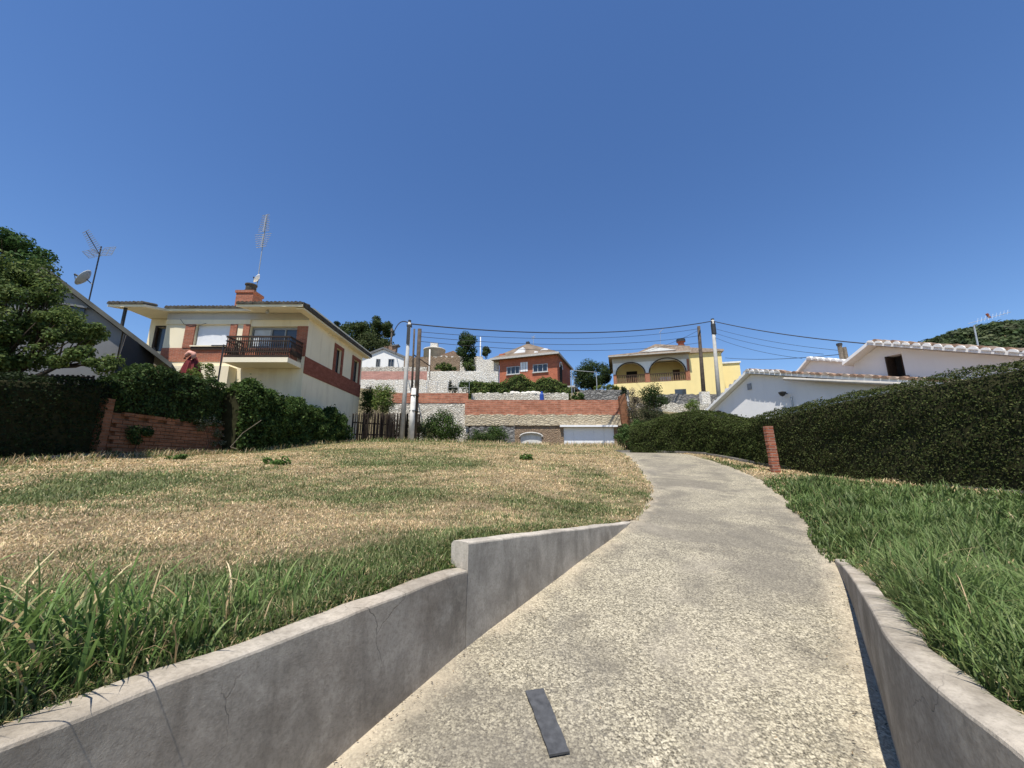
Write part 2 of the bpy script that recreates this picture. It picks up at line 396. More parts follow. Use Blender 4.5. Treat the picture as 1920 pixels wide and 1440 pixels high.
def grid_mesh(name, X, Y, Z, mat, attrs=None, parent=None):
    ny, nx = X.shape; i = np.arange(ny*nx).reshape(ny, nx)
    q = np.stack([i[:-1, :-1], i[:-1, 1:], i[1:, 1:], i[1:, :-1]], -1).reshape(-1, 4)
    return fast_mesh(name, np.stack([X, Y, Z], -1).reshape(-1, 3), q, 4, mat, parent, attrs={k_: a.ravel() for k_, a in (attrs or {}).items()}, smooth=True)
def unit(v): return v / np.maximum(np.linalg.norm(v, axis=1, keepdims=True), 1e-9)
def leaves(name, pos, nrm, size, col, mat, parent, aspect=.55, rng=RNG):
    n = len(pos); size = np.broadcast_to(size, (n,)) * rng.uniform(.65, 1.3, n)
    nrm = unit(nrm); r = unit(rng.normal(size=(n, 3))); a = unit(np.cross(nrm, r)); b = np.cross(nrm, a)
    s = size[:, None]; fold = nrm * s * .12
    v = np.stack([pos - a*s*.5, pos + b*s*.5*aspect + fold, pos + a*s*.5, pos - b*s*.5*aspect + fold], 1).reshape(-1, 3)
    return fast_mesh(name, v, np.arange(4*n), 4, mat, parent, col=np.repeat(col, 4, 0))
def palette(n, cols, rng=RNG, jit=.18):
    c = np.array(cols, float)[rng.integers(0, len(cols), n)]
    return np.clip(c * rng.uniform(1-jit, 1+jit, (n, 1)) * rng.uniform(.93, 1.07, (n, 3)), 0, 1)
def clump_points(centres, radii, n, rng=RNG, shell=.55):
    k_ = rng.integers(0, len(centres), n); d = unit(rng.normal(size=(n, 3)))
    r = rng.uniform(shell, 1.0, n)**.7
    p = np.array(centres)[k_] + d * np.array(radii)[k_] * r[:, None]
    nr = unit(d * 1.0 + rng.normal(size=(n, 3))*.6 + np.array([0, 0, .35])); return p, nr
GREENS = [(.050, .085, .022), (.065, .105, .028), (.038, .066, .018), (.085, .125, .035)]
def plant(name, label, cat, base, clumps, n, leaf, cols=GREENS, group=None, limbs=True, trunk_r=.05, mat='leaf', trunk='bark', crown='foliage', shell=.45, trunkname='stem', aspect=.55, bend=.15):
    """clumps: list of (centre, (rx,ry,rz)) in world space"""
    t = thing(name, label, cat, base, group)
    p, nr = clump_points([c for c, r in clumps], [r for c, r in clumps], n, shell=shell)
    keep = p[:, 2] > base[2] + .02; p, nr = p[keep], nr[keep]
    leaves(crown, p, nr, leaf, palette(len(p), cols), mat, t, aspect)
    mb = MB(); b = Vector(base)
    cz = np.mean([c[2] for c, r in clumps]); ctr = Vector(np.mean([c for c, r in clumps], axis=0))
    if limbs:
        fork = b.lerp(ctr, .45); mb.tube([b - Vector((0, 0, .1)), b.lerp(fork, .5) + Vector((trunk_r*bend*4, 0, 0)), fork], [trunk_r*1.25, trunk_r, trunk_r*.8], 8)
        cc = np.array([c for c, r in clumps]); nk = max(2, min(6, len(cc)//6)); seeds = cc[np.linspace(0, len(cc)-1, nk).astype(int)]
        own = np.argmin(np.linalg.norm(cc[:, None]-seeds[None], axis=2), axis=1)
        for k_ in range(nk):
            mem = cc[own == k_]
            if not len(mem): continue
            hubp = fork.lerp(Vector(mem.mean(0)), .62); mid_ = fork.lerp(hubp, .5) + Vector((random.uniform(-1, 1), random.uniform(-1, 1), .6))*trunk_r*.8
            mb.tube([fork, mid_, hubp], [trunk_r*.6, trunk_r*.45, trunk_r*.28], 6)
            for c in mem:
                c = Vector(c); m = hubp.lerp(c, .5) + Vector((random.uniform(-1, 1), random.uniform(-1, 1), random.uniform(-1, 1)))*trunk_r*.5
                mb.tube([hubp, m, c], [trunk_r*.22, trunk_r*.14, trunk_r*.06], 4)
    else:
        mb.tube([b - Vector((0, 0, .1)), Vector((b.x, b.y, cz))], [trunk_r, trunk_r*.5], 7)
    mb.build(trunkname, trunk, t, True)
    return t
def rand_clumps(c, r, n, cr, rng=RNG, squash=.8):
    out = []
    for i in range(n):
        d = rng.normal(size=3); d /= np.linalg.norm(d); q = rng.uniform(.35, 1.0)**.6
        k_ = cr*rng.uniform(.7, 1.25)
        out.append(((c[0]+d[0]*r[0]*q, c[1]+d[1]*r[1]*q, c[2]+d[2]*r[2]*q), (k_, k_, k_*squash)))
    return out
# ================================================================== the setting: ground, drive, lawn, verge
lawn_z = rbf([(-4.4, -3, .80), (-2.3, 0, .85), (-1.1, 2.0, .87), (-.55, 2.8, .90), (-.3, 3.2, 1.03), (.5, 4.4, .92), (1.5, 5.9, .78), (2.6, 7.8, 1.02),
              (3.6, 11.4, 1.48), (4.45, 16, 2.06), (4.9, 19, 2.22), (-11.3, 8.6, 1.58), (-11.2, 10.7, 1.75), (-10.6, 14.6, 1.98), (-9.5, 22.3, 2.84), (-14, 3, 1.15), (-12, -3, .8),
              (-5, 5, 1.10), (-3, 8, 1.30), (0, 7.6, 1.22), (.3, 12, 1.72), (0, 17, 2.26), (0, 21, 2.62), (4.5, 21, 2.45), (-5, 12, 1.78), (-5, 20, 2.66), (-5.5, 25, 2.95), (0, 25, 2.8), (-14, 14, 1.9), (-13, 25, 2.9)], .05)
def lawn_height(x, y): return lawn_z(x, y) + (fbm(x, y, 1.6, 5) - .5)*.09
low_ctrl = [(x, y, SL*y - .45) for x in (-60, -20, 0, 20, 60) for y in (-60, -20, 0, 8, 15)]
low_ctrl += [(-14, 19, 2.6), (-14, 28, 3.1), (-30, 20, 2.6), (-30, 30, 3.4), (0, 22, 2.35), (0, 27, 2.8), (0, 35, 3.0), (8, 20, 2.2), (8, 35, 3.0), (-9, 35, 3.0), (14, 20, 2.3), (14, 30, 4.0), (20, 28, 4.4), (40, 30, 5), (60, 35, 6), (-60, 35, 5), (13, 14, 1.6), (18, 14, 1.6)]
g_low = rbf(low_ctrl, .05)
g_high = rbf([(-3, 36, 7.0), (4, 36, 7.0), (9, 36, 7.0), (0, 40, 8.0), (5, 41, 8.1), (0, 46, 10.4), (0, 52, 11.2), (0, 62, 13.0), (-10, 36, 7.1), (-14, 40, 8.8), (-10, 43.2, 9.4), (-14, 46, 11.3), (-18, 52, 13.4), (-24, 60, 17.5), (-42, 62, 18.0), (-42, 45, 10),
              (-15, 70, 18.5), (-8, 58, 14.6), (-40, 90, 25), (0, 90, 15), (11, 48, 10.8), (14, 44, 9.2), (21, 40, 8.0), (20, 48, 9.3), (26, 44, 9.0), (16, 37, 6.5), (30, 60, 9.5), (40, 40, 8), (60, 60, 10), (40, 100, 12), (-100, 60, 18), (-100, 120, 26), (100, 60, 12), (100, 150, 14), (0, 160, 17), (0, 320, 20), (-120, 320, 24), (200, 320, 20)], .05)
def ground_height(x, y):
    x = np.asarray(x, float); y = np.asarray(y, float)
    lo = g_low(x, y); hi = g_high(x, y)
    t = np.clip((y - 35.25) / .2, 0, 1)
    side = np.clip((np.abs(x) - 10.5) / 14, 0, 1)
    t2 = np.clip((y - (35.25 - 12*side)) / (.2 + 13*side), 0, 1)
    return lo*(1-t2) + hi*t2
ys = np.concatenate([np.arange(-60, 18, 3.0), np.arange(18, 35, 1.0), [35.0, 35.25, 35.45, 35.8], np.arange(37, 70, 1.2), np.arange(70, 340, 9.0)])
xs = np.concatenate([np.arange(-220, -30, 9.0), np.arange(-30, 32, 1.3), np.arange(32, 300, 9.0)])
X, Y = np.meshgrid(xs, ys)
tag(grid_mesh('ground', X, Y, ground_height(X, Y), 'hillside_soil'), kind='structure')

# drive
ys = np.arange(-8, 19.01, .12); t = np.linspace(0, 1, 33)
LE, RE = left_edge(ys), right_edge(ys)
LE = LE - .03; RE = RE + .03
LE = np.where(ys > 6.1, LE + (vnoise(ys*0, ys, .35, 3)-.5)*.16, LE); RE = np.where(ys > 4.5, RE + (vnoise(ys*0, ys, .4, 9)-.5)*.18, RE)
X = LE[:, None]*(1-t) + RE[:, None]*t; Y = np.repeat(ys[:, None], len(t), 1)
Z = np.vectorize(drive_z)(Y) + (fbm(X, Y, 1.1, 21)-.5)*.02
edge = np.minimum(X - LE[:, None], RE[:, None] - X)
tag(grid_mesh('driveway', X, Y, Z, 'aggregate_concrete', {'edge': edge}), kind='structure')

# greenness of the lawn: dry straw with greener strips along the wall, the dip and the left boundary
def pl(u, v):                                             # where a photo pixel meets the lawn
    a, dy, dz = ray(u, v); Yv = np.arange(.6, 26, .02); d = CAMZ + dz/dy*Yv - lawn_z(a/dy*Yv, Yv)
    i = np.argmax(d < 0); return (a/dy*Yv[i], Yv[i]) if d[i] < 0 else (a/dy*25, 25)
green_spots = [(60, 930, 1.5, .85), (210, 900, 1.2, .6), (430, 930, 1.4, .55), (700, 930, 1.0, .5), (780, 865, 1.8, .55), (660, 850, 2.0, .4), (1100, 950, .75, .95), (1170, 925, .8, .8), (960, 935, .8, .6), (1060, 970, .5, .9), (900, 900, 1.0, .35), (1180, 900, .5, .5), (760, 1060, .30, .9), (820, 1050, .25, 1.0), (650, 1100, .35, .9), (520, 1150, .4, 1.0), (300, 1150, .5, 1.0), (100, 1200, .6, 1.0), (500, 900, .9, .35), (60, 1010, .7, -.4), (300, 1000, .9, -.5), (600, 990, .8, -.4), (520, 860, 2.0, -.4), (1000, 890, 1.0, -.5), (1130, 868, 1.4, -.3), (860, 1000, .5, -.2)]
GS = [(*pl(u, v), r, w) for u, v, r, w in green_spots]
def lawn_green(x, y):
    g = .26 + (fbm(x, y, 1.5, 40) - .5)*.85 + (fbm(x, y*2.2, .45, 44) - .5)*.7
    for cx, cy, r, w in GS: g = g + w*.62*np.exp(-((x-cx)**2 + (y-cy)**2)/(r*r))
    d = (x - (left_edge(y) - .2))
    g = g + np.where(y < 3.6, .9*np.exp(-(d/.75)**2), 0)
    return np.clip(g, 0, 1)
ys = np.concatenate([np.arange(-5, 6.2, .1), np.arange(6.2, 26.5, .2)]); t = np.linspace(0, 1, 110)**.6
def lawn_right(y):
    return np.where(y < 6.05, left_edge(y) - .08, left_edge(y) + .02) + np.where(y > 19, (y-19)*.9, 0)
def lawn_grass_right(y): return np.where(y < 6.05, left_edge(y) - .150 - .05*vnoise(y, y*0, .22, 12), lawn_right(y) + .12*vnoise(y, y*0, .3, 15))
XR = lawn_right(ys); XL = np.full_like(ys, -15.0)
X = XL[:, None]*(1-t) + XR[:, None]*t; Y = np.repeat(ys[:, None], len(t), 1); Z = lawn_height(X, Y)
wall_top_l = lambda y: np.interp(y, [2.8, 3.7, 5.98], [.87, .98, .755]) - .03
def near_wall(x, y, z):
    return np.where(y < 5.95, np.maximum(z, wall_top_l(y) - .02 - np.maximum(0, lawn_right(y)-x)*.5), z)
Zcap = np.where((Y < 5.95) & (Y > -9), wall_top_l(Y) + np.maximum(0, XR[:, None] - X - .06)*.55, 99)
Z = near_wall(X, Y, np.minimum(Z, Zcap))
dz_edge = np.where(Y > 6.05, np.vectorize(drive_z)(Y) + .008 + np.maximum(0, XR[:, None]-X)*.35, 99); Z = np.minimum(Z, dz_edge)
G = lawn_green(X, Y)
tag(grid_mesh('lawn', X, Y, Z, 'turf', {'green': G}), kind='structure')
LXs, LYs, LZs = X, Y, Z
def lawn_surface(x, y):
    z = lawn_height(x, y); xr = lawn_right(y)
    z = np.minimum(z, np.where(y < 5.95, wall_top_l(y) + np.maximum(0, xr-x-.06)*.55, 99)); z = near_wall(x, y, z)
    return np.minimum(z, np.where(y > 6.05, np.where(y < 15.5, SL*y, SL*15.5+(y-15.5)*.06) + .008 + np.maximum(0, xr-x)*.35, 99))

# verge on the right, between the drive and the clipped hedge
hedge_line = catmull([(-6, 12.6), (4, 10.6), (7.1, 9.35), (9, 8.5), (11, 7.95), (13.5, 7.6), (16, 7.55), (17.2, 7.3), (19, 6.2)])
verge_z = rbf([(-2.8, -5, .85), (.4, 0, .87), (1.95, 2.05, .885), (3.55, 4.4, .64), (4.1, 5.44, .72), (5.1, 7.33, .95), (6.2, 10, 1.3), (6.85, 12.85, 1.65), (7.1, 15.7, 2.0), (7.3, 19, 2.2), (9.3, 7.1, .98), (10.6, 4, .9), (12.6, -6, .8), (7.95, 11, 1.42), (7.6, 13.5, 1.74), (6, 3, .9), (5, 1, .9), (6.5, 6, .92), (12, 10, 1.3), (12, 16, 1.9), (12, 3, .9)], .02)
wall_top_r = lambda y: np.interp(y, [2.0, 4.42], [.876, .60])
def verge_left(y): return np.where(y < 4.42, right_edge(y) + .08, right_edge(y) - .02)
def verge_grass_left(y): return np.where(y < 4.42, right_edge(y) + (.150 + .05*vnoise(y, y*0, .2, 14))*np.clip((4.5-y)/1.3, .12, 1), verge_left(y) - .14*vnoise(y, y*0, .3, 16))
def verge_surface(x, y):
    xl = verge_left(y); z = verge_z(x, y) + (fbm(x, y, 1.1, 60)-.5)*.07
    z = np.minimum(z, np.where(y < 4.42, wall_top_r(y) - .03 + np.maximum(0, x-xl-.06)*.55, 99))
    return np.minimum(z, np.where(y > 4.42, np.where(y < 15.5, SL*y, SL*15.5+(y-15.5)*.06) + .008 + np.maximum(0, x-xl)*.35, 99))
def verge_green(x, y):
    g = .86 + (fbm(x, y, .9, 70)-.5)*.8
    hx = hedge_line(y); g = g - 1.0*np.exp(-(np.maximum(0, hx-.15-x)/np.where(y < 8, .75, .5))**2) - .55*np.clip((y-8.6)/2.0, 0, 1)*np.clip(1-(y-8.6)/6, .3, 1)
    for cx, cy, r, w in [(3.4, 2.95, .42, -.9), (4.6, 3.4, .4, -.6), (6.1, 4.2, .6, -.6), (6.6, 10.4, .7, -.6)]: g = g + w*np.exp(-((x-cx)**2+(y-cy)**2)/(r*r))
    return np.clip(g, 0, 1)
ys = np.arange(-5, 19, .13); t = np.linspace(0, 1, 70)
XL = verge_left(ys); XR = hedge_line(ys) + 1.6
X = XL[:, None]*(1-t) + XR[:, None]*t; Y = np.repeat(ys[:, None], len(t), 1)
tag(grid_mesh('verge', X, Y, verge_surface(X, Y), 'turf', {'green': verge_green(X, Y)}), kind='structure')

# ------------------------------------------------------------------ garden walls either side of the ramp
def swept_wall(edge, y0, y1, top, side, name, mat, parent, th=.15, seed=1):
    ys = np.arange(y0, y1 + 1e-6, .06); ys[-1] = y1
    x = edge(ys); dx = np.gradient(x, ys); nrm = np.stack([np.ones_like(ys), -dx], 1); nrm /= np.linalg.norm(nrm, axis=1)[:, None]
    nrm *= side; n = len(ys)
    tz = top(ys) + (vnoise(ys, ys*0, .25, seed)-.5)*.010 + (vnoise(ys, ys*0, .07, seed+4)-.5)*.006
    bz = np.array([drive_z(y) for y in ys]) - .25
    w = (vnoise(ys, ys*0, .5, seed+1)-.5)*.012; wo = ((vnoise(ys, ys*0, .13, seed+2)-.5)*.03 + (vnoise(ys, ys*0, .45, seed+3)-.5)*.03)*np.clip((ys-y0)*3, 0, 1)*np.clip((y1-ys)*3, 0, 1)
    prof = [(w*1.4+.004, bz), (w + .0, (bz+.25)*.5 + tz*.5), (w*0+.0, tz-.014), (w*0-.004, tz-.005), (w*0-.014, tz), (w*0 - th*.5, tz+.004), (-th+.02 + wo, tz), (-th+wo, tz-.02), (-th + wo, bz)]
    V = []
    for off, z in prof:
        off = off*np.ones(n); V.append(np.stack([x + nrm[:, 0]*off, ys + nrm[:, 1]*off, z], 1))
    m = len(prof); V = np.stack(V, 1).reshape(-1, 3); q = []
    for i in range(n-1):
        for j in range(m): q.append((i*m+j, (i+1)*m+j, (i+1)*m+(j+1) % m, i*m+(j+1) % m) if side > 0 else (i*m+j, i*m+(j+1) % m, (i+1)*m+(j+1) % m, (i+1)*m+j))
    mb = MB(); mb.v = [tuple(p) for p in V]; mb.f = q + [tuple(range(m)), tuple(range((n-1)*m+m-1, (n-1)*m-1, -1))]
    return mb.build(name, mat, parent)
t = thing('retaining_wall', 'low grey concrete garden wall with a step, holding up the dry lawn left of the drive', 'wall', (-.6, 2.5, .2))
swept_wall(left_edge, -7.5, 2.925, lambda y: .87 + 0*y, 1, 'lower_section', 'wall_concrete', t, .155, 1)
swept_wall(left_edge, 2.93, 6.05, lambda y: np.interp(y, [2.93, 5.98], [1.05, .755]), 1, 'upper_section', 'pale_concrete', t, .16, 30)
t = thing('retaining_wall', 'low curved concrete wall edging the long green grass right of the drive', 'wall', (2, 2.3, .2))
swept_wall(right_edge, -7.5, 4.43, wall_top_r, -1, 'wall_body', 'wall_concrete', t, .15, 50)

# dark strip lying on the drive
cs = [PD(985, 1301), PD(1019, 1296), PD(1068, 1417), PD(1031, 1424)]
mb = MB(); n8 = 14; vs = []; fs = []
for i in range(n8+1):
    q = i/n8
    for e in (0, 1):
        a = Vector(cs[0]).lerp(Vector(cs[3]), q) if e == 0 else Vector(cs[1]).lerp(Vector(cs[2]), q)
        a += Vector((random.uniform(-.0025, .0025), random.uniform(-.003, .003), 0))
        lift = .009 + .004*math.sin(q*3.1)
        vs += [tuple(a + Vector((0, 0, lift))), tuple(a + Vector((0, 0, lift+.009)))]
for i in range(n8):
    b = i*4; fs += [(b+1, b+3, b+7, b+5), (b, b+4, b+6, b+2), (b, b+1, b+5, b+4), (b+2, b+6, b+7, b+3)]
fs += [(0, 2, 3, 1), (n8*4, n8*4+1, n8*4+3, n8*4+2)]
mb.add(vs, fs); tag(mb.build('slate_strip', 'slate'), 'narrow dark slate-grey strip lying flat on the pale concrete drive', 'strip')

# ------------------------------------------------------------------ grass
def blades(name, pos, h, w, lean, az, col, tipcol, mat='blade', segs=2, curl=0.6):
    n = len(pos); pos = np.asarray(pos); d = np.stack([np.cos(az), np.sin(az), 0*az], 1); side = np.stack([-np.sin(az), np.cos(az), 0*az], 1)
    tw = RNG.uniform(-.8, .8, n)[:, None]; side = unit(side + d*tw)
    V = []; Cc = []
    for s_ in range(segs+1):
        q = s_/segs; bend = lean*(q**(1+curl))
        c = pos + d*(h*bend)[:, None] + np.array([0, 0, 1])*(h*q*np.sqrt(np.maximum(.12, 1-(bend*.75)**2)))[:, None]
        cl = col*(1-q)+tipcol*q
        if s_ < segs:
            ww = (w*(1-.55*q*q))[:, None]*.5; V += [c - side*ww, c + side*ww]; Cc += [cl, cl]
        else: V.append(c); Cc.append(cl)
    m = len(V); V = np.stack(V, 1).reshape(-1, 3); Cc = np.stack(Cc, 1).reshape(-1, 3); tri = []
    for s_ in range(segs-1): b = 2*s_; tri += [(b, b+1, b+3), (b, b+3, b+2)]
    b = 2*(segs-1); tri.append((b, b+1, b+2)); tri = np.array(tri)
    L = (np.arange(n)[:, None, None]*m + tri[None]).reshape(-1, 3)
    return fast_mesh(name, V, L, 3, mat, None, col=Cc)
GB = np.array([(.085, .140, .036), (.110, .170, .046), (.065, .110, .028), (.145, .190, .065)])
DB = np.array([(.58, .43, .25), (.46, .34, .185), (.68, .54, .34), (.34, .235, .125), (.50, .41, .215)])
LGB = np.array([(.15, .18, .065), (.19, .215, .085), (.11, .145, .05), (.24, .24, .11)])
def sample_region(n, xf, yr, density_pow=1.6, rng=RNG):
    out = []; tot = 0
    while tot < n:
        y = rng.uniform(yr[0], yr[1], n*3); x = rng.uniform(-15, 13, n*3); a, b = xf(y)
        ok = (x > a) & (x < b); x, y = x[ok], y[ok]
        r = np.sqrt(x*x + y*y + .6); k_ = rng.random(len(x)) < (1.6/np.maximum(r, 1.6))**density_pow
        vis = (np.abs(x) < 1.6*np.maximum(y, .0) + 2.2); out.append(np.stack([x, y], 1)[k_ & vis]); tot += len(out[-1])
    return np.concatenate(out)[:n]
def mixcols(n, g, gpal, dpal):
    isg = RNG.random(n) < g; c = np.where(isg[:, None], gpal[RNG.integers(0, len(gpal), n)], dpal[RNG.integers(0, len(dpal), n)])
    return c*RNG.uniform(.75, 1.25, (n, 1)), isg
# lawn sward
q = sample_region(275000, lambda y: (np.full_like(y, -12.5), lawn_grass_right(y)), (.3, 25), 1.55)
x, y = q[:, 0], q[:, 1]; g = lawn_green(x, y); z = lawn_surface(x, y); n = len(x); r = np.hypot(x, y)
col, isg = mixcols(n, np.clip(g*.95, .10, .82), LGB, DB)
col = col*(.62 + 1.0*fbm(x, y, .35, 203))[:, None]
h = np.where(isg, RNG.uniform(.03, .085, n)*(.7+.7*g), RNG.uniform(.02, .065, n)); h *= (.75 + .6*vnoise(x, y, .35, 81)); h *= np.clip(.55 + r*.03, .55, 1.2)
w = RNG.uniform(.003, .006, n)*np.clip(r/3.0, .9, 4.5)
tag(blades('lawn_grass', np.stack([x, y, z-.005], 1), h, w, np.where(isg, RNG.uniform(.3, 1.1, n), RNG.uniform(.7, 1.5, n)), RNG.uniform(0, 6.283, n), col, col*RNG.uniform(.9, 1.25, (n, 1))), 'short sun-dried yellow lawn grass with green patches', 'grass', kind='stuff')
# tall green grass along the left wall: a low mass and, above it, single reed-like blades
def left_band(n, seed):
    y = RNG.uniform(.55, 3.15, n); d = RNG.gamma(1.5, .27, n) + .005; x = lawn_grass_right(y) - d
    cl = fbm(x, y, .30, seed); hh = np.clip(1.40 - (y-.5)*.62, .04, 1.0)*np.exp(-(d/1.0)**2)
    keep = (RNG.random(n) < (.12 + 1.6*np.clip(cl-.34, 0, 1))*np.clip(hh+.14, 0, 1)) & (np.abs(x) < 1.45*y+.9)
    return x[keep], y[keep], hh[keep], cl[keep], d[keep]
def tallcol(n, dryf):
    c = GB[RNG.integers(0, 4, n)]*RNG.uniform(.75, 1.3, (n, 1)); dry = RNG.random(n) < dryf; c[dry] = DB[RNG.integers(0, 5, dry.sum())]*.9; return c
x, y, hh, cl, d = left_band(26000, 90); n = len(x)
h = .035 + .30*hh*RNG.beta(2.0, 2.6, n)*(.6+.8*cl); c = tallcol(n, .12)*1.15
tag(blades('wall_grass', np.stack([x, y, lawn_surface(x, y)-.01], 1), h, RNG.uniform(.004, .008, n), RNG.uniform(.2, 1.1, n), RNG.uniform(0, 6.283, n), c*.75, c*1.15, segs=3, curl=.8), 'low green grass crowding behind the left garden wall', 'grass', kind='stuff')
x, y, hh, cl, d = left_band(5200, 92); n = len(x)
h = .05 + .70*hh*RNG.beta(2.2, 2.2, n)*(.55+.8*cl); c = tallcol(n, .08)*1.35
tag(blades('tall_grass', np.stack([x, y, lawn_surface(x, y)-.01], 1), h, RNG.uniform(.007, .015, n)*(.55+.55*hh), RNG.uniform(.1, .95, n), RNG.uniform(0, 6.283, n), c*.8, c*1.25, segs=6, curl=1.2), 'tall reed-like green blades standing above the grass behind the left wall', 'grass', kind='stuff')
# verge grass
q = sample_region(72000, lambda y: (verge_grass_left(y), hedge_line(y)+.4), (.6, 18), 1.3)
x, y = q[:, 0], q[:, 1]; g = verge_green(x, y); n = len(x); r = np.hypot(x, y); dxl = x - verge_left(y)
col, isg = mixcols(n, np.clip(g*1.05, .12, .94), GB*.72 + LGB*.2, DB)
col = col*(.72 + .85*fbm(x, y, .32, 201))[:, None]
h = np.where(isg, RNG.uniform(.07, .27, n)*(.45+.6*g), RNG.uniform(.03, .12, n)); h *= .35 + 1.3*vnoise(x, y, .35, 101); h *= np.clip(.45+dxl*2.2, .45, 1)*np.where(y > 9, .55, 1.0)
w = RNG.uniform(.0045, .0105, n)*np.clip(r/3.2, .85, 3)
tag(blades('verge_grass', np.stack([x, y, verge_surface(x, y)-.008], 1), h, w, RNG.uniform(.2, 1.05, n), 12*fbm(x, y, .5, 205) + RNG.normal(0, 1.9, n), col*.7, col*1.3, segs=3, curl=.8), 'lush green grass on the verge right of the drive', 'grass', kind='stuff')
# long arching blades and pale seed stalks on the verge
n = 520; y = RNG.uniform(1.0, 8.5, n); x = verge_grass_left(y) + .03 + RNG.gamma(1.6, .45, n); ok = x < hedge_line(y)-.1; x, y = x[ok], y[ok]; n = len(x)
c = GB[RNG.integers(0, 4, n)]*RNG.uniform(.8, 1.3, (n, 1)); dry = RNG.random(n) < .22; c[dry] = DB[RNG.integers(0, 5, dry.sum())]
tag(blades('long_stalks', np.stack([x, y, verge_surface(x, y)-.01], 1), RNG.uniform(.2, .42, n), RNG.uniform(.004, .008, n)*np.where(dry, .6, 1.2), RNG.uniform(.3, 1.15, n), RNG.uniform(0, 6.283, n), c, c*1.15, segs=5, curl=1.0), 'long arching blades and straw stalks standing out of the verge grass', 'grass', kind='stuff')
# creeping short grass hugging the back of both walls, and straw-dry growth along the left boundary
def hug(n, edge_f, sgn, yr, surf, pal):
    y = RNG.uniform(*yr, n); x = edge_f(y) + sgn*RNG.uniform(0, 1, n)**1.4*.3; c, _ = mixcols(n, np.full(n, .78), pal, DB); c = c*(.6+.8*fbm(x, y, .2, 7))[:, None]
    return np.stack([x, y, surf(x, y)-.004], 1), c
pa_, ca_ = hug(16000, lambda y: left_edge(y)-.135-.05*vnoise(y, y*0, .15, 12), -1, (.5, 6.0), lawn_surface, GB); pb_, cb_ = hug(12000, lambda y: right_edge(y)+(.135+.05*vnoise(y, y*0, .15, 14))*np.clip((4.5-y)/1.3, .1, 1), 1, (.7, 4.6), verge_surface, GB)
ps, cs_ = np.concatenate([pa_, pb_]), np.concatenate([ca_, cb_]); n = len(ps)
tag(blades('edge_grass', ps, RNG.uniform(.015, .055, n), RNG.uniform(.003, .006, n), RNG.uniform(.3, 1.4, n), RNG.uniform(0, 6.283, n), cs_*.85, cs_*1.15), 'short creeping grass hugging the backs of the garden walls', 'grass', kind='stuff')
n = 5200; y = RNG.uniform(6.5, 22, n); bx = np.interp(y, [6.5, 8.6, 10.7, 14.6, 22], [-11.2, -11.0, -10.95, -10.35, -9.0]); x = bx + RNG.normal(-.1, .28, n); c, _ = mixcols(n, np.full(n, .45), GB, DB)
tag(blades('boundary_grass', np.stack([x, y, lawn_surface(x, y)-.01], 1), RNG.uniform(.06, .30, n)*(.4+1.1*fbm(x, y, .8, 71)), RNG.uniform(.010, .020, n), RNG.uniform(.2, 1.1, n), RNG.uniform(0, 6.283, n), c*.8, c*1.15, segs=3), 'unmown grass and stalks along the left boundary kerb', 'grass', kind='stuff')
# debris: chips, straw and leaf litter swept against the drive's edges
n = 3600; y = RNG.uniform(.9, 16, n); side = RNG.random(n) < .62; d = RNG.gamma(1.1, .16, n) + .01; far = RNG.random(n) < .14; d = np.where(far, RNG.uniform(0, 2.6, n), d)
x = np.where(side, left_edge(y)+d, right_edge(y)-d*.6); z = np.array([drive_z(q_) for q_ in y]) + .012
pos = np.stack([x, y, z], 1); nr = np.stack([RNG.normal(0, .25, n), RNG.normal(0, .25, n), np.ones(n)], 1)
tag(leaves('leaf_litter', pos, nr, RNG.uniform(.006, .022, n), palette(n, [(.10, .07, .04), (.22, .16, .09), (.06, .045, .03), (.35, .27, .16), (.04, .035, .03)]), 'chip', None, .35), 'scattered dry leaf crumbs and chips along the drive edges', 'litter', kind='stuff')
# fine straw across the concrete
n = 500; y = RNG.uniform(1.2, 9, n); fr = RNG.random(n); x = left_edge(y)*(1-fr) + right_edge(y)*fr; az = RNG.uniform(0, 6.283, n); pos = np.stack([x, y, np.array([drive_z(q_) for q_ in y])+.014], 1)
mbv = []; 
ln = RNG.uniform(.02, .09, n); dv = np.stack([np.cos(az), np.sin(az), SL*np.sin(az)], 1); sv = np.stack([-np.sin(az), np.cos(az), 0*az], 1)
V = np.stack([pos-dv*ln[:, None]*.5-sv*.0007, pos+dv*ln[:, None]*.5-sv*.0006, pos+dv*ln[:, None]*.5+sv*.0006, pos-dv*ln[:, None]*.5+sv*.0007], 1).reshape(-1, 3)
tag(fast_mesh('straw', V, np.arange(4*n), 4, 'chip', None, col=np.repeat(palette(n, [(.12, .09, .06), (.30, .24, .15), (.05, .04, .03)]), 4, 0)), 'thin loose straws lying on the concrete drive', 'straw', kind='stuff')
